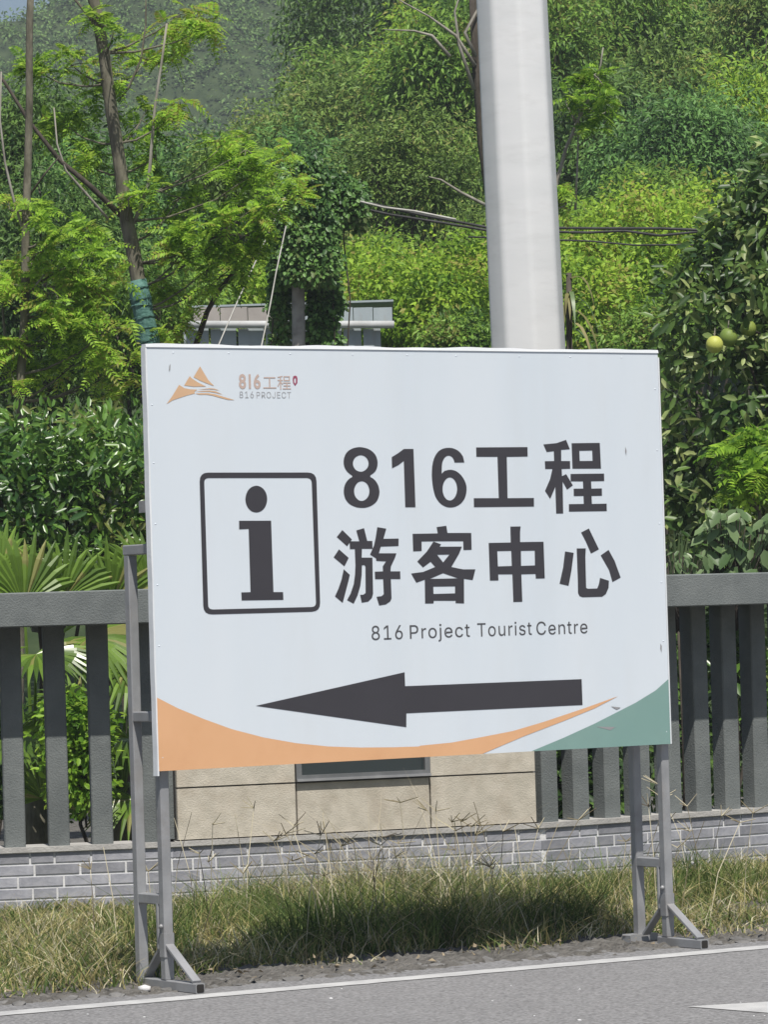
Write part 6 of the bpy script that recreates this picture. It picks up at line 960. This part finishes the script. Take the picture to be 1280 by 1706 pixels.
broadleaf('undergrowth_shrub', (140, 1240, 60, 120), 21.15, .045, 'lf_pinnate', 230, 'fresh green shrub seen through the gaps of the left fence', 'shrub', per=12, rc=.10, aspect=.5, shape='oval', trunk_r=.015, ry_mul=.4)
broadleaf('undergrowth_shrub', (40, 1280, 120, 110), 22.6, .06, 'lf_dark', 260, 'dark shrub low behind the left fence', 'shrub', per=12, rc=.12, aspect=.5, shape='oval', trunk_r=.015, ry_mul=.4)
broadleaf('undergrowth_shrub', (1120, 1180, 260, 200), 24.0, .07, 'lf_dark', 420, 'dark shrub showing in the gaps of the right fence', 'shrub', per=14, rc=.14, aspect=.4, shape='oval', trunk_r=.02, ry_mul=.5)
broadleaf('undergrowth_shrub', (1230, 1080, 90, 100), 22.9, .07, 'lf_hedge', 120, 'leafy shrub behind the top of the right fence', 'shrub', per=10, rc=.12, aspect=.45, shape='oval', trunk_r=.015, ry_mul=.4)

broadleaf('undergrowth_shrub', (930, 1250, 110, 170), 22.6, .07, 'lf_dark', 420, 'dark shrub pressed against the fence just right of the stone pier', 'shrub', per=14, rc=.13, aspect=.5, shape='oval', trunk_r=.015, ry_mul=.35)
# plants above the right rail
def big_leaf_plant(name, label, x, depth, leaves, mat, aspect, me_shape=None):
    g_ = at(x, 1300, depth); root = empty(name, (g_.x, depth, 0), label, 'plant'); me = one_leaf(name + '_leaf', mat, 'oval', aspect, .12, .25)
    mb = MB(); P = []; A = []; Nn = []; L = []
    for (lx, ly, ang, tilt, l) in leaves:
        c = at(lx, ly, depth + random.uniform(-.12, .12)); a = Vector((math.cos(ang), -abs(tilt), -math.sin(ang))).normalized(); n = Vector((random.uniform(-.3, .3), -.55, 1))
        P.append(c); A.append(a); Nn.append(n); L.append(l)
        mb.tube(wander(Vector((g_.x + random.uniform(-.03, .03), depth + .05, 1.25)), c, 4, .04), [.004, .0035, .003, .0025, .002], 4)
    mb.tube([Vector((g_.x, depth + .05, -.05)), Vector((g_.x + .01, depth + .05, .7)), Vector((g_.x, depth + .05, 1.28))], [.014, .012, .008], 6)
    mb.build('stems', M['bark_dark'], root, smooth=True); scatter_leaves(root, me, P, A, Nn, L)
R_ = random.Random(4)
big_leaf_plant('broad_leaf_plant', 'plant with large pale veined leaves above the right rail', 1230, 22.6, [(R_.uniform(1175, 1300), R_.uniform(845, 960), R_.uniform(.2, 2.9), R_.uniform(.2, .7), R_.uniform(.07, .13)) for _ in range(120)], 'lf_broad', .62)
big_leaf_plant('broad_leaf_plant', 'low pale leaf plant tucked between sign edge and right rail', 1140, 22.4, [(R_.uniform(1108, 1185), R_.uniform(915, 965), R_.uniform(.2, 2.9), R_.uniform(.2, .7), R_.uniform(.04, .08)) for _ in range(60)], 'lf_broad', .5)
spk = empty('spiky_plant', (at(1150, 1300, 22.7).x, 22.7, 0), 'clump of upright sword leaves beside the sign right edge', 'plant')
for k in range(18):
    x = R_.uniform(1118, 1180); p = at(x, 965, 22.7 + R_.uniform(-.1, .1)); q = at(x + R_.uniform(-18, 18), R_.uniform(880, 925), 22.6); w = .011; V = []
    for i in range(5):
        t = i / 4; c = p.lerp(q, t) + Vector((0, -.05 * t * t, 0)); V += [c - Vector((w * (1 - t ** 2), 0, 0)), c + Vector((w * (1 - t ** 2), 0, 0))]
    b2 = MB(); b2.add(V, [(2 * i, 2 * i + 1, 2 * i + 3, 2 * i + 2) for i in range(4)]); b2.build('leaf', M['lf_broad'], spk)
b2 = MB(); b2.tube([spk.location + Vector((0, 0, -.05)), spk.location + Vector((0, 0, .6)), at(1150, 970, 22.7)], [.03, .03, .02], 6); b2.build('stem', M['bark'], spk, smooth=True)
pinnate_tree('leafy_shrub', 'light green shrub with feathery lobed leaves in front of the pomelo tree', 23.4,
 [(1262, 760), (1265, 850), (1268, 960), (1270, 1310)], (.008, .016),
 [(1245, 745, 38, -.1), (1275, 775, 40, -.1), (1225, 800, 28, -.1), (1250, 815, 30, -.15), (1300, 740, 40, 0), (1215, 755, 18, -.1)], [], 'shrub', 'lf_pinnate', .16, .06, .026, 6, 'bark', .6)

# ------------------------------------------------------------------ verge grass, weeds and litter
def wall_dist_v(x, y):
    best = np.full(x.shape, 9.0)
    for a, b in segs:
        d, n, L = seg_frame(a, b); s = (x - a.x) * d.x + (y - a.y) * d.y; q = (x - a.x) * n.x + (y - a.y) * n.y
        best = np.where((s > -.3) & (s < L + .3), np.minimum(best, q), best)
    return best
def blades(n, hmin, hmax, wid, accept, lean=0.45, seg=4, curl=.35):
    """n grass blades rooted where accept() > 0; accept also scales the height"""
    X = []; Y = []; K = []
    tot = 0
    while tot < n:
        x = rng.uniform(-2.7, 3.6, n); y = rng.uniform(13.6, 22.8, n); k = accept(x, y); m_ = k > 0.02
        X.append(x[m_]); Y.append(y[m_]); K.append(k[m_]); tot += int(m_.sum())
    x = np.concatenate(X)[:n]; y = np.concatenate(Y)[:n]; k = np.concatenate(K)[:n]
    h = rng.uniform(hmin, hmax, n) * k; az = rng.uniform(0, 2 * np.pi, n); l = rng.uniform(.05, lean, n) * h * 2
    dx, dy = np.cos(az) * l, np.sin(az) * l; sa = rng.uniform(0, np.pi, n); w0 = wid * rng.uniform(.6, 1.3, n); sx, sy = np.cos(sa) * w0, np.sin(sa) * w0
    dr = rng.uniform(0, curl, n); kx = rng.normal(size=n) * .012; V = np.zeros((n, seg + 1, 2, 3))
    for i in range(seg + 1):
        t = i / seg; q = t ** 1.8; w = (1 - t ** 1.6) * .5 + .02
        cx = x + dx * q + kx * math.sin(t * 5); cy = y + dy * q; cz = h * (t - dr * t ** 3)
        V[:, i, 0] = np.stack([cx - sx * w, cy - sy * w, cz], 1); V[:, i, 1] = np.stack([cx + sx * w, cy + sy * w, cz], 1)
    b = (np.arange(n) * (seg + 1) * 2)[:, None, None] + (np.arange(seg) * 2)[None, :, None] + np.array([0, 1, 3, 2])[None, None]
    return V.reshape(-1, 3), b.reshape(-1, 4)
def acc_all_v(x, y):
    t = (x - LA.x) * RN.x + (y - LA.y) * RN.y; sx = 640 + F_PX * x / y
    e0 = np.where((sx < 215) | (sx > 1120), .40, .62 + .12 * np.sin(x * 9))
    h = .78 + .30 * np.sin(x * 2.3 + y * 1.1) + .22 * np.sin(x * 5.1 - y * 3.7 + 1) + .16 * np.sin(x * 11.3 + y * 7.1)
    h = np.clip(h * .88, .25, 1.35); wd = wall_dist_v(x, y)
    ok = (t > e0 + rng.random(x.shape) ** 2 * .25) & (wd > .02)
    patch = np.sin(x * 7.3 + 1.7 * np.sin(y * 5)) + np.sin(y * 6.1 + x * 3.1)
    ok &= (patch > -0.9) | (rng.random(x.shape) < .25)
    k = h * np.clip(.45 + (t - e0) * 1.2, 0, 1); k = np.where(sx > 1130, k * .8, k); k = k * (1 + .38 * np.exp(-((sx - 660) / 260) ** 2)); k = np.where((sx > 215) & (sx < 330), k * .85, k); k = np.where(wd < .8, k * .62, k)
    return np.where(ok, k, 0)
def acc_all(x, y): return float(acc_all_v(np.array([x]), np.array([y]))[0])
V, Fc = blades(21000, .08, .29, .0055, acc_all_v, .85, 4, .65)
link('verge_grass', make_mesh('verge_grass', V, Fc, M['grass']), label='dry yellowing grass covering the verge between road and wall', cat='grass', kind='stuff')
V, Fc = blades(23000, .06, .24, .0075, acc_all_v, .7, 4, .5)
link('verge_grass', make_mesh('verge_grass', V, Fc, M['grass_green']), label='green grass growing low through the dry verge', cat='grass', kind='stuff')
tuft_c = [(at(px, 1500, d), r) for px, d, r in ((360, 17.4, .25), (455, 17.6, .25), (400, 18.2, .3), (600, 17.8, .35), (650, 17.4, .3), (700, 18.0, .3), (560, 17.2, .25), (780, 18.4, .3), (850, 18.2, .3), (960, 18.5, .3), (1040, 18.7, .3), (1180, 19.2, .3), (250, 17.0, .2), (520, 16.8, .3), (740, 17.0, .3), (880, 17.4, .3), (640, 16.6, .25))]
def acc_tuft(x, y):
    k = np.zeros(x.shape)
    for c, r in tuft_c:
        d = np.hypot(x - c.x, y - c.y); k = np.maximum(k, np.where(d < r, 1 - .5 * d / r, 0))
    return k
V, Fc = blades(8500, .18, .46, .005, acc_tuft, .6, 5, .5)
link('weed_tufts', make_mesh('weed_tufts', V, Fc, M['grass_green']), label='taller wispy weed tufts rising under the sign against the wall', cat='weeds', kind='stuff')
def acc_mid(x, y):
    sx = 640 + F_PX * x / y; k = acc_all_v(x, y); return np.where((sx > 230) & (sx < 1110), k * (.8 + .5 * np.exp(-((sx - 640) / 150) ** 2) + .3 * np.exp(-((sx - 400) / 80) ** 2) + .25 * np.sin(sx * .045)), k * .7 * (rng.random(x.shape) < .5))
V, Fc = blades(4200, .14, .40, .0042, acc_mid, .95, 5, .8)
link('dead_stems', make_mesh('dead_stems', V, Fc, M['stalk']), label='tangled pale dead stems among the verge grass', cat='weeds', kind='stuff')
mb = MB()
for k in range(85):
    c, r = random.choice(tuft_c) if k < 66 else (Vector((random.uniform(-1.6, 2.2), random.uniform(17.2, 18.6), 0)), .4)
    x = c.x + random.gauss(0, r * .6); y = c.y + random.gauss(0, r * .5)
    if not acc_all(x, y): continue
    h = random.uniform(.28, .56); az = random.uniform(0, 6.28); l = random.uniform(.02, .22); top = Vector((x + math.cos(az) * l, y + math.sin(az) * l, h))
    mb.tube([Vector((x, y, 0)), Vector((x + math.cos(az) * l * .35, y + math.sin(az) * l * .35, h * .55)), top], [.0022, .002, .0016], 3, False)
    if random.random() < .6:
        for j in range(random.choice((3, 4, 5))):
            a2 = random.uniform(0, 6.28); e = random.uniform(.04, .09); mb.tube([top, top + Vector((math.cos(a2) * e, math.sin(a2) * e * .6, random.uniform(.005, .06)))], [.0028, .0018], 3, False)
mb.build('seed_stalks', M['stalk'], label='dry seed heads and bent stalks sticking up from the verge', cat='weeds', kind='stuff')
mb = MB(); R_ = random.Random(9)
for k in range(130):
    s = R_.uniform(-1.2, 4.2); t = R_.uniform(.32, .85); p = road_pt(s, t, R_.uniform(.02, .05)); a = R_.uniform(0, 6.28); l = R_.uniform(.012, .035); w = l * .45; tz = R_.uniform(-.012, .02)
    dx, dy = math.cos(a), math.sin(a); mb.add([(p.x, p.y, p.z), (p.x + dx * l * .5 - dy * w, p.y + dy * l * .5 + dx * w, p.z + abs(tz)), (p.x + dx * l, p.y + dy * l, p.z + tz * .5), (p.x + dx * l * .5 + dy * w, p.y + dy * l * .5 - dx * w, p.z)], [(0, 1, 2), (0, 2, 3)])
mb.build('leaf_litter', M['straw'], label='fallen dry leaves scattered along the road edge', cat='litter', kind='stuff')
for i, (x, y, r, lb) in enumerate(((240, 1645, .018, 'whitish stone on the left foot of the sign'), (241, 1652, .022, 'pale stone on the ground at the sign left foot'), (308, 1640, .014, 'small pale stone beside the left foot brace'))):
    d = fwd + cam_r * ((x - CX) / F_PX) - cam_u * ((y - CY) / F_PX); k_ = -EYE / d.z; p = Vector((0, 0, EYE)) + d * k_
    st = link('stone', make_mesh('stone', *lump((p.x, p.y, r * .55), (r * 1.3, r, r * .8), i + 40), M['mortar'], True)); tag(st, lb, 'stone', 'pale stones by the sign')

mb = MB(); R_ = random.Random(21)
for k in range(46):
    p = road_pt(R_.uniform(-.6, 4.4), -R_.uniform(.1, 2.6), .006); r = R_.choice((.003, .004, .006)); mb.add(*lump((p.x, p.y, .008), (r * 1.3, r, r * .7), k + 90))
mb.build('road_grit', M['mortar'], label='tiny pale grit lying on the asphalt', cat='grit', kind='stuff')

# ------------------------------------------------------------------ haze
hz = MB(); hz.obox((0, 150, 48), Vector((440, 0, 0)), Vector((0, 280, 0)), Vector((0, 0, 53)))
m, nt, N, L, b = nodes_of('haze_air'); N.remove(b)
pv = N.new('ShaderNodeVolumePrincipled'); pv.inputs['Color'].default_value = (0.78, 0.86, 0.95, 1); pv.inputs['Density'].default_value = 0.0008
L.new(pv.outputs[0], N['Material Output'].inputs['Volume'])
hz.build('haze', m, None, kind='stuff')
